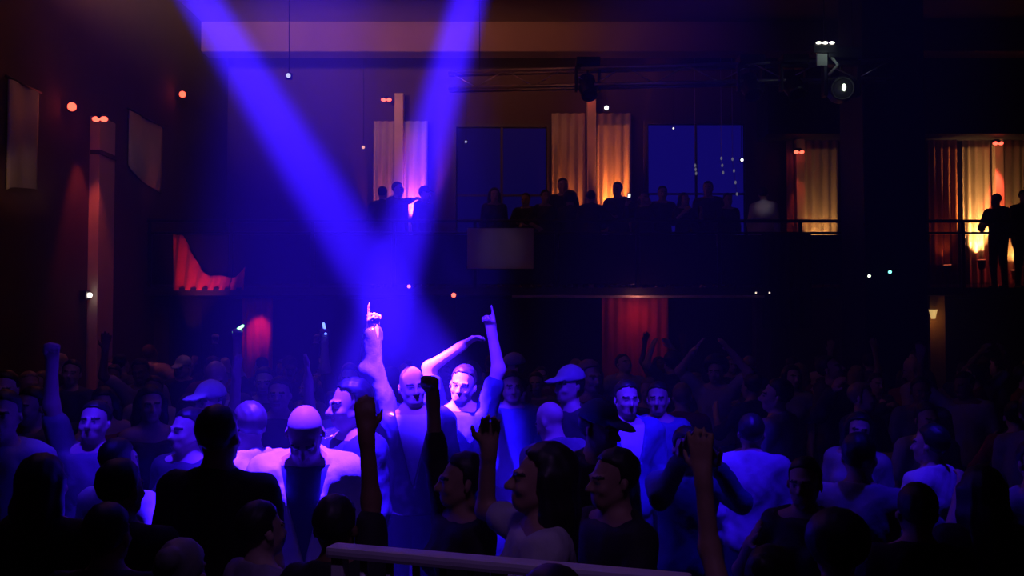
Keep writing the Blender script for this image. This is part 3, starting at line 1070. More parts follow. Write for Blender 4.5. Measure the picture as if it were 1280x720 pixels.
# ---- lighting truss under the ceiling and moving heads
def truss(a, b, gap, label, n=14):
    a, b = Vector(a), Vector(b)
    r = empty('lighting_truss', a)
    tag(r, label, 'truss')
    d = b - a
    up = Vector((0, 0, gap))
    side = Vector((0, gap * 0.8, 0))
    for off in (Vector((0, 0, 0)), up, side, side + up):
        bm = bmesh.new(); tube(bm, [off, d + off], 0.025, 8); bm_obj('chord', bm, M_alu, r, True)
    bm = bmesh.new()
    for k in range(n):
        p0, p1 = d * (k / n), d * ((k + 1) / n)
        tube(bm, [p0, p1 + up] if k % 2 else [p0 + up, p1], 0.010, 6)
    bm_obj('bracing', bm, M_alu, r, True)
    for t in (0.08, 0.92):
        bm = bmesh.new(); tube(bm, [d * t + up, d * t + Vector((0, 0, ZC - (a + d * t).z))], 0.008, 6); bm_obj('hanger', bm, M_rail, r)
    return r


TA, TB = at(560, 108, 13.6), at(1120, 95, 11.8)
truss(TA, TB, at(0, 78, 12.6).z - at(0, 100, 12.6).z, 'aluminium lighting truss under the ceiling before the gallery')


def moving_head(pos, aim, label, lens_col=None, lens_str=0.0, s=1.0, up_to=None, group='moving head lights on the trusses'):
    """lens centre at pos, shining towards aim; hung from up_to"""
    pos, aim = Vector(pos), Vector(aim)
    d = (aim - pos).normalized()
    c = pos - d * 0.20 * s
    r = empty('moving_head_light', c)
    tag(r, label, 'stage light', group)
    R = d.to_track_quat('Z', 'Y').to_matrix().to_4x4()
    bm = bmesh.new()
    lathe(bm, ((0.07 * s, -0.19 * s), (0.125 * s, -0.15 * s), (0.135 * s, 0.02 * s), (0.115 * s, 0.12 * s), (0.12 * s, 0.185 * s), (0.105 * s, 0.19 * s), (0.10 * s, 0.165 * s)), 24, R)
    hd = bm_obj('head', bm, M_fix, r, True)
    bm = bmesh.new(); lathe(bm, ((0.098 * s, 0.166 * s), (0.08 * s, 0.18 * s), (0.02 * s, 0.187 * s)), 24, R)
    bm_obj('lens', bm, emis('lens_%s' % (label[:18].replace(' ', '_')), lens_col, lens_str) if lens_col else mat('dark_lens', (0.02, 0.02, 0.025), 0.05, spec=0.9), r, True)
    bm = bmesh.new()
    for sg in (-1, 1):
        box(bm, sg * 0.165 * s - 0.02 * s, sg * 0.165 * s + 0.02 * s, -0.05 * s, 0.05 * s, -0.07 * s, 0.26 * s, 0.008 * s)
    box(bm, -0.185 * s, 0.185 * s, -0.06 * s, 0.06 * s, 0.24 * s, 0.29 * s, 0.008 * s)
    bm_obj('yoke', bm, M_fix, r)
    bm = bmesh.new(); box(bm, -0.17 * s, 0.17 * s, -0.14 * s, 0.14 * s, 0.29 * s, 0.40 * s, 0.012 * s); bm_obj('base', bm, M_fix, r)
    if up_to is not None:
        bm = bmesh.new()
        tube(bm, [(0, 0, 0.39 * s), (0, 0, up_to - c.z)], 0.014, 8)
        bm_obj('clamp', bm, M_rail, r)
    return r


ty = lambda px: TA + (TB - TA) * ((px - 560) / 560.0)
q = at(1057, 108, 11.7)
moving_head(q, q + Vector((-0.25, -1, -0.15)), 'moving head light with one bright glint by the dark pillar', (0.85, 1.0, 0.85), 0.004, 1.3, up_to=ty(1050).z + 0.1)
# its white lens glint, put in as a glowing blob, and lit bracket
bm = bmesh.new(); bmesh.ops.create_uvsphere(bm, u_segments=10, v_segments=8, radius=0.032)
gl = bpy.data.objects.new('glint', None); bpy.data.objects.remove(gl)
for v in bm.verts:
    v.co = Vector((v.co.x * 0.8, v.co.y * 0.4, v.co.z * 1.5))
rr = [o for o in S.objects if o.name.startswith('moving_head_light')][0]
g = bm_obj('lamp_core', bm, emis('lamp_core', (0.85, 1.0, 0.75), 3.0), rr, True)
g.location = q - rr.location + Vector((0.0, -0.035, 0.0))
for px, lab in ((945, 'unlit moving head light hung before the blue window'), (738, 'unlit moving head light over the gallery pilaster lamp'), (1000, 'unlit moving head light hanging nearest to the lit one')):
    q = at(px, 118, ty(px).y - 0.1)
    moving_head(q, q + Vector((0.1, -0.6, -0.8)), lab, None, 0, 1.0, up_to=ty(px).z + 0.08)
# driver box with three white lamps above
q = at(1036, 58, 11.75)
r = empty('driver_box', q); tag(r, 'grey driver box with three white lamps on the truss', 'lamp')
bm = bmesh.new(); box(bm, -0.16, 0.16, 0, 0.12, -0.05, 0.06, 0.008); bm_obj('case', bm, M_fix, r)
for kx in (-0.095, -0.01, 0.075):
    bm = bmesh.new(); bmesh.ops.create_uvsphere(bm, u_segments=10, v_segments=6, radius=0.03)
    for v in bm.verts:
        v.co = Vector((v.co.x * 1.2 + kx, v.co.y * 0.5 - 0.01, v.co.z * 0.6 + 0.075))
    bm_obj('bulb', bm, emis('driver_bulb', (1.0, 0.95, 0.85), 4.0), r, True)
bm = bmesh.new(); tube(bm, [(0.05, 0.05, -0.05), (0.16, 0.03, -0.2), (0.05, 0.05, -0.33)], 0.022, 8); bm_obj('bracket', bm, mat('pale_bracket', (0.5, 0.55, 0.5), 0.5), r, True)
bm = bmesh.new(); box(bm, -0.12, 0.02, 0.0, 0.03, -0.22, -0.06, 0.005); bm_obj('plate', bm, mat('pale_bracket', (0.5, 0.55, 0.5), 0.5), r)
bm = bmesh.new(); tube(bm, [(0, 0.06, 0.05), (0, 0.06, ZC - q.z)], 0.008, 6); bm_obj('hanger', bm, M_rail, r)
light('driver_light', 'POINT', q + Vector((0.05, -0.25, -0.05)), 0.5, (0.8, 1.0, 0.9), radius=0.03)

# truss over the floor that carries the blue beams (above the picture)
FZ = max(BEAM_A[0].z, BEAM_B[0].z) + 0.75
truss((-3.8, 4.9, FZ), (2.4, 4.9, FZ), 0.3, 'lighting truss over the dance floor carrying the blue lights', 12)
for (src, tgt), lab in ((BEAM_A, 'moving head light throwing the wide blue beam'), (BEAM_B, 'moving head light throwing the narrow blue beam')):
    d = (tgt - src).normalized()
    moving_head(src - d * 0.03, tgt, lab, (0.05, 0.02, 1.0), 20, 0.9, up_to=FZ + 0.02)

# ---- barrier before the front row, on a low plinth
struct(boxo('floor_plinth', -2.2, 2.6, 2.2, 2.95, 0, 0.28, M_black, bev=0.01))
b = empty('barrier', (0, 0, 0.28)); tag(b, 'white painted crowd barrier with upright bars before the front row', 'barrier')
BA, BB = at(415, 684, 2.80), at(862, 722, 2.46)
bz = 1.47 - 0.28
bA, bB = Vector((BA.x, BA.y, bz)), Vector((BB.x, BB.y, bz))
d = bB - bA
ang = math.atan2(d.y, d.x)
L = d.length


def along(t, z):
    return Vector((bA.x + d.x * t, bA.y + d.y * t, z))


Mz = Matrix.Translation(Vector((bA.x, bA.y, 0))) @ Matrix.Rotation(ang, 4, 'Z')
bm = bmesh.new(); box(bm, 0, L, -0.035, 0.035, bz - 0.035, bz, 0.012, Mz); bm_obj('top_rail', bm, M_white, b)
bm = bmesh.new(); box(bm, 0, L, -0.02, 0.02, 0.12, 0.16, 0.006, Mz); bm_obj('bottom_rail', bm, M_white, b)
nb = 13
bar = None
for i in range(nb):
    t = 0.025 + 0.95 * i / (nb - 1)
    if bar is None:
        bm = bmesh.new(); tube(bm, [(0, 0, 0.0 if i in (0, nb - 1) else 0.14), (0, 0, bz - 0.02)], 0.012, 8)
        bar = bm_obj('bar', bm, M_white, b, True); o = bar
    else:
        o = bar.copy(); C.objects.link(o)
    o.location = along(t, 0)
for t in (0.03, 0.5, 0.97):
    bm = bmesh.new(); box(bm, -0.04, 0.04, -0.25, 0.25, 0, 0.03, 0.005); box(bm, -0.02, 0.02, -0.02, 0.02, 0.0, bz - 0.02, 0.004)
    o = bm_obj('foot', bm, M_white, b); o.location = along(t, 0); o.rotation_euler = (0, 0, ang)

# ------------------------------------------------------------------ people
SKIN = {'fair': mat('skin_fair', (0.62, 0.42, 0.34), 0.55, spec=0.4), 'tan': mat('skin_tan', (0.42, 0.25, 0.17), 0.55, spec=0.4),
        'brown': mat('skin_brown', (0.22, 0.115, 0.07), 0.5, spec=0.4)}
LIP = mat('lips', (0.46, 0.22, 0.19), 0.5)
EYE = mat('eyes', (0.20, 0.18, 0.18), 0.2)
HAIR = {'black': mat('hair_black', (0.012, 0.010, 0.010), 0.5), 'brown': mat('hair_brown', (0.05, 0.028, 0.018), 0.5),
        'blond': mat('hair_blond', (0.30, 0.20, 0.10), 0.5), 'grey': mat('hair_grey', (0.25, 0.24, 0.24), 0.6)}


def cloth_mat(name, col, rough=0.8):
    return mat('cloth_' + name, col, rough, 0.12, 30, bump=0.15)


CL = {'white': cloth_mat('white', (0.74, 0.72, 0.72)), 'pale': cloth_mat('pale', (0.45, 0.43, 0.46)), 'grey': cloth_mat('grey', (0.18, 0.17, 0.19)),
      'black': cloth_mat('black', (0.013, 0.012, 0.014)), 'dark': cloth_mat('dark', (0.04, 0.036, 0.045)), 'blue': cloth_mat('blue', (0.10, 0.13, 0.36)),
      'navy': cloth_mat('navy', (0.025, 0.03, 0.09)), 'red': cloth_mat('red', (0.28, 0.03, 0.03)), 'satin': mat('cloth_satin', (0.06, 0.055, 0.09), 0.25, 0.2, 12, bump=0.3, spec=0.9),
      'denim': cloth_mat('denim', (0.05, 0.06, 0.12)), 'lilac': cloth_mat('lilac', (0.36, 0.30, 0.44))}
SHOE = mat('shoe_leather', (0.02, 0.018, 0.017), 0.4)

UP_POINT_R = {'R': ((-0.42, -0.10, 0.80), (0.02, -0.05, 1), (0.3, -1, 0), 'point')}
UPN = {
    'point_r': dict(arms={'R': ((-0.30, -0.10, 0.85), (0.04, -0.02, 1), (0.4, -1, 0), 'point')}),
    'point_l': dict(arms={'L': ((0.25, -0.10, 0.80), (-0.18, -0.02, 1), (-0.4, -1, 0), 'point'), 'R': ((-0.18, 0.10, 0.95), (0.75, 0.05, 0.5), (0, -0.3, -1), 'relaxed')}),
    'open_r': dict(arms={'R': ((-0.6, -0.25, 0.55), (0.10, -0.15, 1), (0, -1, 0), 'open')}),
    'fist_r': dict(arms={'R': ((-0.22, -0.10, 0.98), (0.02, -0.05, 1), (0.3, -1, 0), 'fist')}),
    'fist_l': dict(arms={'L': ((0.5, -0.3, 0.6), (0.0, -0.1, 1), (-0.3, -1, 0), 'grip')}),
    'both': dict(arms={'R': ((-0.5, -0.25, 0.7), (0.12, -0.1, 1), (0.2, -1, 0), 'open'), 'L': ((0.5, -0.25, 0.7), (-0.12, -0.1, 1), (-0.2, -1, 0), 'open')}),
    'clap': dict(arms={'R': ((-0.55, -0.35, 0.65), (0.62, -0.15, 0.8), (1, 0, 0), 'open'), 'L': ((0.55, -0.35, 0.65), (-0.62, -0.15, 0.8), (-1, 0, 0), 'open')}),
    'clap_low': dict(arms={'R': ((-0.45, -0.5, -0.75), (0.42, -0.65, 0.75), (1, 0, 0), 'open'), 'L': ((0.45, -0.5, -0.75), (-0.42, -0.65, 0.75), (-1, 0, 0), 'open')}),
    'phone': dict(arms={'R': ((-0.35, -0.75, -0.35), (0.30, -0.55, 0.85), (0.5, 0.6, 0), 'grip'), 'L': ((0.35, -0.75, -0.35), (-0.30, -0.55, 0.85), (-0.5, 0.6, 0), 'grip')}),
    'folded': dict(arms={'R': ((-0.35, -0.25, -1), (0.75, -0.75, 0.25), (0, 0.2, -1), 'relaxed'), 'L': ((0.35, -0.3, -1), (-0.75, -0.7, 0.1), (0, 0.2, -1), 'relaxed')}),
    'dance': dict(arms={'R': ((-0.7, -0.2, -0.5), (-0.15, -0.6, 0.8), (0.6, -0.5, 0), 'relaxed'), 'L': ((0.6, -0.25, -0.7), (-0.1, -0.9, 0.35), (-0.3, 0, -1), 'fist')}),
    'down': dict(),
    'reach': dict(arms={'R': ((-0.35, -0.9, -0.12), (0.05, -0.95, 0.25), (0, 0, -1), 'relaxed')}),
    'hip': dict(arms={'R': ((-0.75, 0.15, -0.8), (0.75, -0.35, -0.45), (0.2, 1, 0), 'relaxed')}),
}
PROTO = {}


def proto(key, h=0.0125):
    if key not in PROTO:
        sex, pose, top, hair, var = key
        hd = {0: (0, 0, 0), 1: (22, -6, 4), 2: (-28, 8, -5), 3: (12, -16, 0), 4: (-50, 6, 0), 5: (8, 22, 0)}[var]
        PROTO[key] = person_meshes(sex=sex, build=1.0 if var % 2 == 0 else 1.07, head=hd, lean=((4, 2, 0, -3, 3, 5)[var], (0, 3, -3, 2, -2, 0)[var]), top=top, hair=hair, h=h, **UPN[pose])
    return PROTO[key]


PLACED = []


def put_mats(o, ms):
    me = o.data
    while len(me.materials) < len(ms):
        me.materials.append(ms[len(me.materials)])
    for i, m in enumerate(ms):
        if me.materials[i] is not m:
            o.material_slots[i].link = 'OBJECT'
            o.material_slots[i].material = m


def stand(P, head_px, top_y, Y, rot, label, skin='fair', hair='black', top='dark', cap='dark', shirt='white', trousers='denim', group=None, base=0.0, by_hand=None):
    """put the figure P on the floor `base` so that its head shows at the pixel (head_px, top_y) when it stands Y metres away"""
    tp = at(head_px, top_y, Y)
    s = (tp.z - base) / P['_top']
    if not 0.84 < s < 1.13:
        print('SCALE', round(s, 2), label)
    R = Matrix.Rotation(RAD(rot), 3, 'Z')
    off = R @ Vector(P['_head']) * s
    loc = Vector((tp.x - off.x, Y - off.y, base))
    o = bpy.data.objects.new('person', P['body'])
    C.objects.link(o)
    o.location = loc
    o.rotation_euler = (0, 0, RAD(rot))
    o.scale = (s, s, s)
    put_mats(o, (SKIN[skin], LIP, HAIR[hair], EYE))
    for k, me in P.items():
        if k in ('body',) or k.startswith('_'):
            continue
        m = {'hair': HAIR[hair], 'cap': CL[cap], 'trousers': CL[trousers], 'shoe': SHOE, 'shirt': CL[shirt]}.get(k, CL[top])
        for sg in ((-1, 1) if k == 'shoe' else (0,)):
            c = bpy.data.objects.new(k, me)
            C.objects.link(c)
            c.parent = o
            if sg:
                c.location = (sg * P['_shoe_x'], 0, 0)
            put_mats(c, (m,))
    tag(o, label, 'person', group)
    PLACED.append((loc.x, loc.y, base))
    return o


def hand_point(o, P, s):
    p, d, n = P['_joints'][s]
    M = o.matrix_basis
    return M @ Vector(p), (M.to_3x3() @ Vector(d)).normalized(), (M.to_3x3() @ Vector(n)).normalized()


def build_one(px, ty_, Y, rot, label, sex='m', pose='down', top='tee', hair='short', head=(0, 0, 0), lean=(0, 0), build=1.0, h=0.0112, fold=0.005, arms=None, **kw):
    P = person_meshes(sex=sex, build=build, head=head, lean=lean, top=top, hair=hair, h=h, fold=fold, arms=arms if arms else UPN[pose].get('arms'))
    kw['top'] = kw.pop('color', 'dark')
    kw['hair'] = kw.pop('haircol', 'black')
    return stand(P, px, ty_, Y, rot, label, **kw), P


# ---- the people in the light
build_one(516, 458, 5.9, 4, 'bald man in an open dark jacket and pale shirt pointing straight up', pose='point_r', top='jacket', hair='bald', head=(14, 2, -4), color='satin', shirt='white', h=0.0085)
build_one(579, 455, 6.15, -4, 'man with an overexposed face pointing up, other arm bent over his head', pose='point_l', top='tee', hair='short', head=(-6, 4, 8), color='navy', haircol='brown', h=0.0085)
build_one(382, 514, 4.15, 6, 'bald man with shining scalp bowing his head, pale jacket hanging open', top='jacket', hair='bald', head=(0, 40, 0), lean=(5, 0), color='white', shirt='navy', build=1.05, h=0.0085)
build_one(438, 471, 4.7, -52, 'man in profile looking down, light on his forehead, dark shiny jacket', top='jacket', hair='short', head=(-6, 4, 0), color='satin', shirt='dark', h=0.0085)
build_one(312, 500, 4.7, -128, 'person in a bright white shirt turned away, shoulder in full light', top='shirt', hair='short', head=(-10, 6, 0), color='white', fold=0.008, haircol='brown', h=0.0085)
build_one(676, 553, 3.15, -82, 'woman with long dark hair in profile behind the barrier, pale top and one arm up', sex='f', top='tee', hair='longer', head=(-4, -6, 0), color='pale', skin='tan', h=0.0085,
          arms={'R': ((-0.8, -0.45, 0.12), (0.25, 0.02, 1), (1, 0, 0), 'relaxed'), 'L': ((0.35, -0.5, -0.8), (-0.1, -1, 0.0), (0, 0, -1), 'relaxed')})
build_one(577, 563, 3.75, -58, 'dark haired woman behind the barrier raising a fist before the lit men', sex='f', pose='fist_r', top='sleeves', hair='short', head=(-20, 0, 0), color='black', skin='tan')
build_one(422, 614, 3.15, 172, 'short dark haired person seen from behind with one arm raised at the barrier end', sex='f', top='tee', hair='short', color='black', skin='brown',
          arms={'R': ((0.10, -0.30, 0.9), (0.08, 0.0, 1), (0.3, -1, 0), 'relaxed')})
build_one(765, 558, 3.55, -62, 'man in black in profile beside the long haired woman', pose='folded', top='tee', hair='short', head=(-8, 2, 0), color='black', skin='tan')
build_one(858, 532, 4.9, 4, 'person in a blue lit shirt holding both forearms up before the face', top='shirt', hair='short', color='blue', h=0.0105, head=(0, 10, 0),
          arms={'R': ((-0.15, -0.95, -0.05), (0.42, -0.1, 0.85), (0.5, -1, 0), 'open'), 'L': ((0.2, -0.95, -0.15), (-0.5, -0.1, 0.75), (-0.5, -1, 0), 'relaxed')})
build_one(962, 676, 2.65, 150, 'person at the lower edge reaching one bare arm up in warm dim light', sex='f', pose='open_r', top='tank', hair='bun', color='black', skin='tan',
          arms={'L': ((0.35, -0.35, 0.8), (0.12, -0.1, 1), (0, -1, 0), 'open')})
build_one(750, 498, 4.5, 40, 'man in a blue lit flat cap and pale jacket before the red curtain', top='jacket', hair='cap', head=(10, 8, 0), color='satin', cap='blue', shirt='dark', h=0.0105)
build_one(711, 455, 6.4, -55, 'man in a pale cap facing the pointing men', top='tee', hair='cap', color='dark', cap='pale', pose='down')
build_one(738, 450, 7.1, 25, 'fair haired woman right behind the man in the pale cap', sex='f', hair='long', top='tee', color='dark', haircol='blond')
build_one(783, 474, 6.1, 10, 'dim faced person with a white collar under the red curtain', hair='short', top='jacket', color='blue', shirt='white', pose='down')
build_one(822, 476, 6.6, -15, 'person with blue lit shoulders beside the white collared one', hair='short', top='tee', color='blue')
build_one(640, 462, 6.9, 8, 'person in a bright blue shirt half hidden behind the pointing arm', hair='short', top='shirt', color='blue', pose='down')
build_one(640, 440, 8.4, -70, 'tall person in a blue lit wide cap behind the pointing man', hair='cap', top='hoodie', color='navy', cap='lilac')
build_one(938, 515, 5.4, 165, 'person in a light blue shirt alone in the dark right of the raised hands', hair='short', top='shirt', color='lilac')
build_one(1072, 538, 4.3, 150, 'person with a dim pale shirt under the dark pillar', hair='short', top='tee', color='pale', pose='dance')
build_one(1160, 528, 5.0, -140, 'person in the palest shirt of the dark right side', hair='short', top='shirt', color='white', pose='folded')
build_one(1292, 548, 4.3, 0, 'person in a pale shirt cut off by the right picture edge', hair='short', top='shirt', color='pale')
build_one(262, 474, 5.7, -25, 'man in a bright blue lit cap above the dark round head', hair='cap', top='tee', color='dark', cap='white', pose='down')
build_one(236, 508, 4.9, -20, 'person in the shade with a small blue lit face beside the cap', sex='f', hair='bun', top='tee', color='dark', head=(-14, 0, 0))
build_one(276, 504, 3.8, 170, 'dark man with a round head seen from behind, covering the white shirt', hair='short', top='tee', color='black', build=1.06)
build_one(190, 482, 6.1, 30, 'blue lit person with long hair between the cap and the raised fist', sex='f', hair='long', top='dress', color='dark', pose='down')
build_one(152, 545, 4.4, 160, 'person in a white shirt showing in lit patches low on the left', hair='short', top='tee', color='white', pose='hip')
build_one(155, 570, 3.5, 165, 'dark person seen from behind before the lit white patches', hair='short', top='hoodie', color='black')
build_one(6, 486, 4.7, 10, 'person in a pale blue lit shirt cut off by the left picture edge', hair='short', top='shirt', color='pale')
build_one(120, 500, 5.1, 5, 'person raising a purple lit fist on the left', pose='fist_r', hair='short', top='tee', color='grey', head=(0, -8, 0))
build_one(40, 482, 5.6, -20, 'dim purple faced person next to the left picture edge', hair='short', top='shirt', color='grey', pose='clap_low')
build_one(350, 470, 6.5, 4, 'dim person clapping with both open hands above the crowd', hair='short', top='tee', color='dark',
          arms={'R': ((-0.25, -0.75, 0.25), (0.06, -0.05, 1), (1, -0.4, 0), 'open'), 'L': ((0.25, -0.75, 0.25), (-0.06, -0.05, 1), (-1, -0.4, 0), 'open')})
build_one(690, 699, 1.95, 178, 'security guard in black before the barrier, only the head in view', hair='short', top='jacket', color='black', shirt='black')
build_one(232, 668, 2.75, 175, 'short person with grey hair low on the left', sex='f', hair='bun', haircol='grey', top='tee', color='black')
build_one(60, 566, 3.7, 165, 'dark haired person in black low at the left edge', sex='f', hair='long', top='tee', color='black')
build_one(140, 624, 3.1, 178, 'dark shape of a man low on the left seen from behind', hair='short', top='hoodie', color='black')
build_one(330, 622, 3.35, 140, 'person in a dim lilac shirt below the bald man', sex='f', hair='short', top='tee', color='lilac')
build_one(1003, 570, 4.05, -30, 'dim pale face low in the dark right of the bare arm', sex='f', hair='bun', top='tee', color='dark', pose='clap_low')
build_one(1142, 600, 3.5, 170, 'dark back of a person low on the right', hair='short', top='tee', color='black')
build_one(1222, 580, 3.8, 175, 'dark long haired back near the right picture edge', sex='f', hair='long', top='tee', color='black')
build_one(1040, 630, 3.1, 178, 'dark round head lowest right of the bare arm', sex='f', hair='afro', top='tee', color='black')

# ---- glow sticks in raised hands
def glow_stick(px, py, Y, col, strength, label, rot, tilt):
    key = ('m', 'fist_r', 'tee', 'short', 0)
    P = proto(key)
    p, d, n = P['_joints']['R']
    q = at(px, py, Y)
    s = 0.98
    # stand the holder so that the fist meets the stick
    R = Matrix.Rotation(RAD(rot), 3, 'Z')
    hp = R @ Vector(P['_head']) * s
    hd = R @ Vector(p) * s
    s2 = (q.z - 0.02) / p[2]
    root = Vector((q.x - (R @ Vector(p) * s2).x, Y - (R @ Vector(p) * s2).y, 0))
    top = root + Vector((0, 0, P['_top'] * s2))
    hx = root + R @ Vector(P['_head']) * s2
    o = stand(P, 640 + F * hx.x / hx.y, HOR - F * (top.z - HC) / hx.y, hx.y, rot, 'dim person holding up a ' + label.split(' held')[0], top='dark')
    bm = bmesh.new()
    t = Vector((math.sin(RAD(tilt)), 0, math.cos(RAD(tilt))))
    tube(bm, [t * -0.05, t * -0.046, t * 0.045, t * 0.055, t * 0.06], [0.008, 0.012, 0.012, 0.009, 0.003], 10)
    r = bm_obj('glow_stick', bm, emis('glow_' + label.split()[0], col, strength), None, True)
    fist, fd, fn = hand_point(o, P, 'R')
    r.location = fist + fn * 0.03
    tag(r, label, 'glow stick')
    return o


glow_stick(297, 408, 7.6, (0.25, 1.0, 0.3), 4.0, 'green glow stick held up before the red curtain', 8, 55)
glow_stick(406, 408, 8.2, (0.10, 0.16, 1.0), 4.0, 'blue glow stick held up under the wide beam', -5, -12)

# ---- the dim rows behind
random.seed(21)
KEYS = [('m', 'down', 'tee', 'short', 0), ('f', 'down', 'tee', 'long', 1), ('m', 'open_r', 'tee', 'short', 2), ('f', 'both', 'tank', 'long', 3),
        ('m', 'fist_l', 'shirt', 'cap', 4), ('m', 'folded', 'shirt', 'short', 1), ('f', 'clap_low', 'sleeves', 'bun', 0), ('m', 'dance', 'hoodie', 'short', 3),
        ('f', 'dance', 'dress', 'longer', 2), ('m', 'down', 'jacket', 'bald', 5), ('m', 'clap', 'tee', 'afro', 0), ('f', 'hip', 'tee', 'short', 4)]
n_fill = 0
USED = set()
tries = 0
zones = {0: ('by the left wall', 0), 1: ('behind the beams', 0), 2: ('before the red curtain', 0), 3: ('by the dark pillar', 0)}
looks = {('m', 'short'): 'short haired man', ('f', 'long'): 'long haired woman', ('f', 'longer'): 'very long haired woman', ('m', 'cap'): 'man in a cap', ('f', 'bun'): 'woman with a hair bun', ('m', 'bald'): 'bald man',
         ('m', 'afro'): 'curly haired man', ('f', 'short'): 'short haired woman'}
acts = {'down': 'standing', 'open_r': 'waving one open hand', 'both': 'throwing both arms up', 'fist_l': 'raising a closed hand', 'folded': 'with folded arms', 'clap_low': 'clapping', 'dance': 'dancing', 'clap': 'clapping overhead', 'hip': 'with a hand on the hip'}
while n_fill < 92 and tries < 12000:
    tries += 1
    Y = random.choice((5.6, 6.3, 7.0, 7.6, 8.3, 9.0, 9.7, 10.4, 11.1, 11.8, 12.3)) + random.uniform(-0.2, 0.2)
    px = random.uniform(-15, 1295)
    x = (px - 640) / F * Y
    if any((x - a) ** 2 + (Y - b_) ** 2 < 0.72 ** 2 for a, b_, c_ in PLACED if c_ == 0):
        continue
    if x < XL + 0.5 or (px0 - 0.4 < x < px1 + 0.4 and Y > 12.2):
        continue
    if 470 < px < 630 and Y < 8.5:       # keeps the pointing hands clear
        continue
    if Y > 8.8 and 745 < px < 845 and random.random() < 0.5:
        continue
    key = random.choice(KEYS)
    if Y < 7.4 and key[1] in ('both', 'clap', 'open_r', 'fist_l') and random.random() < 0.6:
        continue
    if 395 < px < 680 and key[1] in ('both', 'clap', 'open_r', 'fist_l'):
        continue
    if Y < 9 and px > 880 and key[1] in ('both', 'clap'):
        continue
    if key[1] in ('both', 'clap', 'dance', 'hip', 'open_r', 'fist_l') and any((x - a) ** 2 + (Y - b_) ** 2 < 0.9 ** 2 for a, b_, c_ in PLACED if c_ == 0):
        continue
    hgt = random.uniform(1.58, 1.82) if key[0] == 'm' else random.uniform(1.52, 1.70)
    ty_ = HOR - F * (hgt - HC) / Y
    zone = 0 if px < 330 else (1 if px < 660 else (2 if px < 880 else 3))
    depth = 'near rows' if Y < 7.5 else ('middle rows' if Y < 10 else 'last rows')
    colr = random.choice(('dark', 'dark', 'grey', 'black', 'navy', 'pale', 'red', 'lilac', 'denim'))
    lab = '%s %s, %s top, %s %s' % (looks[key[0], key[3]], acts[key[1]], {'pale': 'light', 'denim': 'dark blue', 'navy': 'navy', 'lilac': 'lilac'}.get(colr, colr), depth, zones[zone][0])
    if lab in USED or len(lab.split()) > 16:
        continue
    USED.add(lab)
    rot = random.gauss(0, 35) if random.random() < 0.55 else random.uniform(120, 240)
    stand(proto(key), px, ty_, Y, rot, lab, skin=random.choice(('fair', 'fair', 'tan', 'brown')), hair=random.choice(('black', 'brown', 'black', 'blond')), top=colr, cap=random.choice(('dark', 'white', 'red')), group='dancers in the dim rows of the crowd')
    n_fill += 1
print('FILL', n_fill, tries)

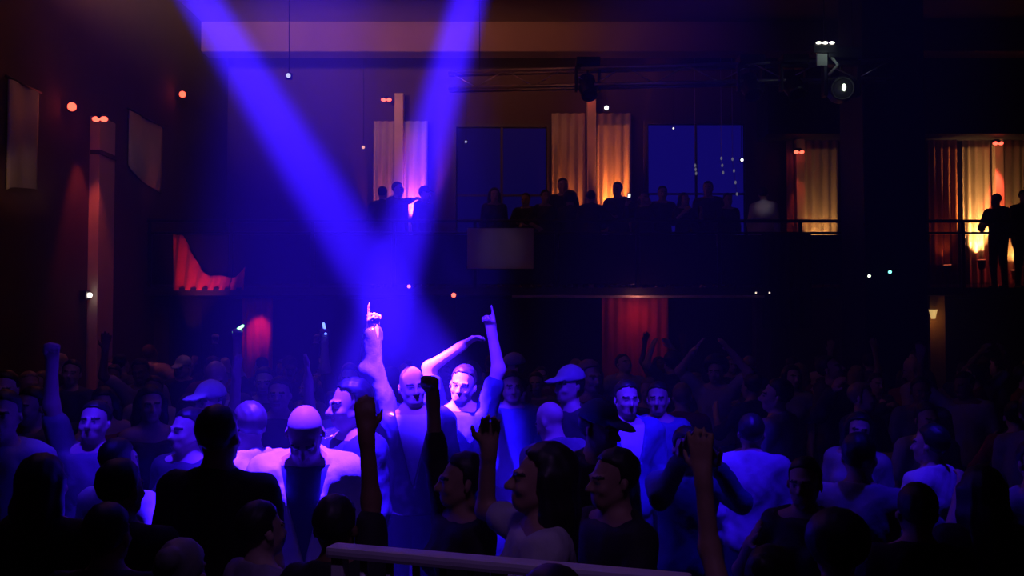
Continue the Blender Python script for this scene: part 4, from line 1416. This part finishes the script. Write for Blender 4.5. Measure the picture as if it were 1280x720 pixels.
# ---- people on the gallery
GP = [(478, 232, 15.3, 170, 'm', 'down', 'short', 'gallery silhouette in front of the pink lit curtain'),
      (497, 226, 14.8, 60, 'm', 'reach', 'short', 'gallery silhouette stretching an arm across the pink glow'),
      (531, 231, 15.5, 60, 'm', 'down', 'cap', 'gallery silhouette in a cap inside the narrow blue beam'),
      (618, 234, 15.2, 10, 'f', 'down', 'long', 'long haired gallery silhouette above the pale banner'),
      (657, 240, 15.6, -15, 'm', 'folded', 'short', 'gallery silhouette standing just past the pale banner'),
      (682, 236, 15.0, 20, 'f', 'hip', 'bun', 'gallery silhouette with hair tied up before the window edge'),
      (704, 221, 15.9, 5, 'm', 'down', 'short', 'tallest far gallery silhouette before the orange lit curtain'),
      (713, 237, 15.6, 170, 'm', 'down', 'afro', 'round haired gallery silhouette before the orange lit curtain'),
      (739, 237, 14.75, 178, 'm', 'hip', 'short', 'broad gallery silhouette straight below the pilaster lamp'),
      (772, 226, 15.3, -30, 'm', 'folded', 'short', 'big gallery silhouette right beside the brightest orange glow'),
      (829, 231, 15.4, 0, 'f', 'dance', 'short', 'gallery silhouette left of the window mullion'),
      (856, 240, 14.7, 20, 'f', 'clap_low', 'long', 'long haired gallery silhouette before the blue window'),
      (886, 225, 15.6, -20, 'm', 'down', 'short', 'tall gallery silhouette before the crystal strands'),
      (911, 240, 15.2, 10, 'f', 'down', 'bun', 'short gallery silhouette under the longest crystal strand'),
      (956, 233, 14.8, 150, 'm', 'down', 'short', 'person in a white shirt on the gallery beside the curtain lamp'),
      (1247, 241, 15.0, -60, 'm', 'folded', 'short', 'lone gallery figure before the glowing pilaster'),
      (1283, 236, 15.2, 0, 'm', 'down', 'short', 'gallery figure half cut off by the right picture edge')]
for (px, ty_, Y, rot, sex, pose, hair, lab) in GP:
    stand(proto((sex, pose, 'shirt' if sex == 'm' else 'sleeves', hair, 0), 0.016), px, ty_, Y, rot, lab, top='white' if 'white' in lab else 'dark', trousers='dark', base=GZ, group='people along the gallery')
light('shirt_fill', 'SPOT', (3.0, 11.0, 5.2), 40, (0.9, 0.75, 0.95), at(956, 262, 14.8), 5, 0.9, 0.05)  # unseen narrow spot added so the white shirt shows

# a lit phone in the hand of one of them
P = proto(('m', 'phone', 'shirt', 'short', 0), 0.016)
o = stand(P, 806, 238, 14.7, -25, 'gallery silhouette holding up a lit phone', top='dark', trousers='dark', base=GZ, group='people along the gallery')
hpos, hd, hn = hand_point(o, P, 'R')
r = empty('phone', hpos + Vector((0.03, -0.02, 0.05)), (RAD(-15), 0, RAD(-25)))
tag(r, 'small lit phone held up on the gallery', 'phone')
bm = bmesh.new(); box(bm, -0.036, 0.036, -0.004, 0.004, -0.07, 0.07, 0.003); bm_obj('case', bm, M_fix, r)
bm = bmesh.new(); box(bm, -0.02, 0.02, -0.006, -0.0041, -0.01, 0.05); bm_obj('screen', bm, emis('phone_screen', (0.9, 0.95, 1.0), 2.0), r)
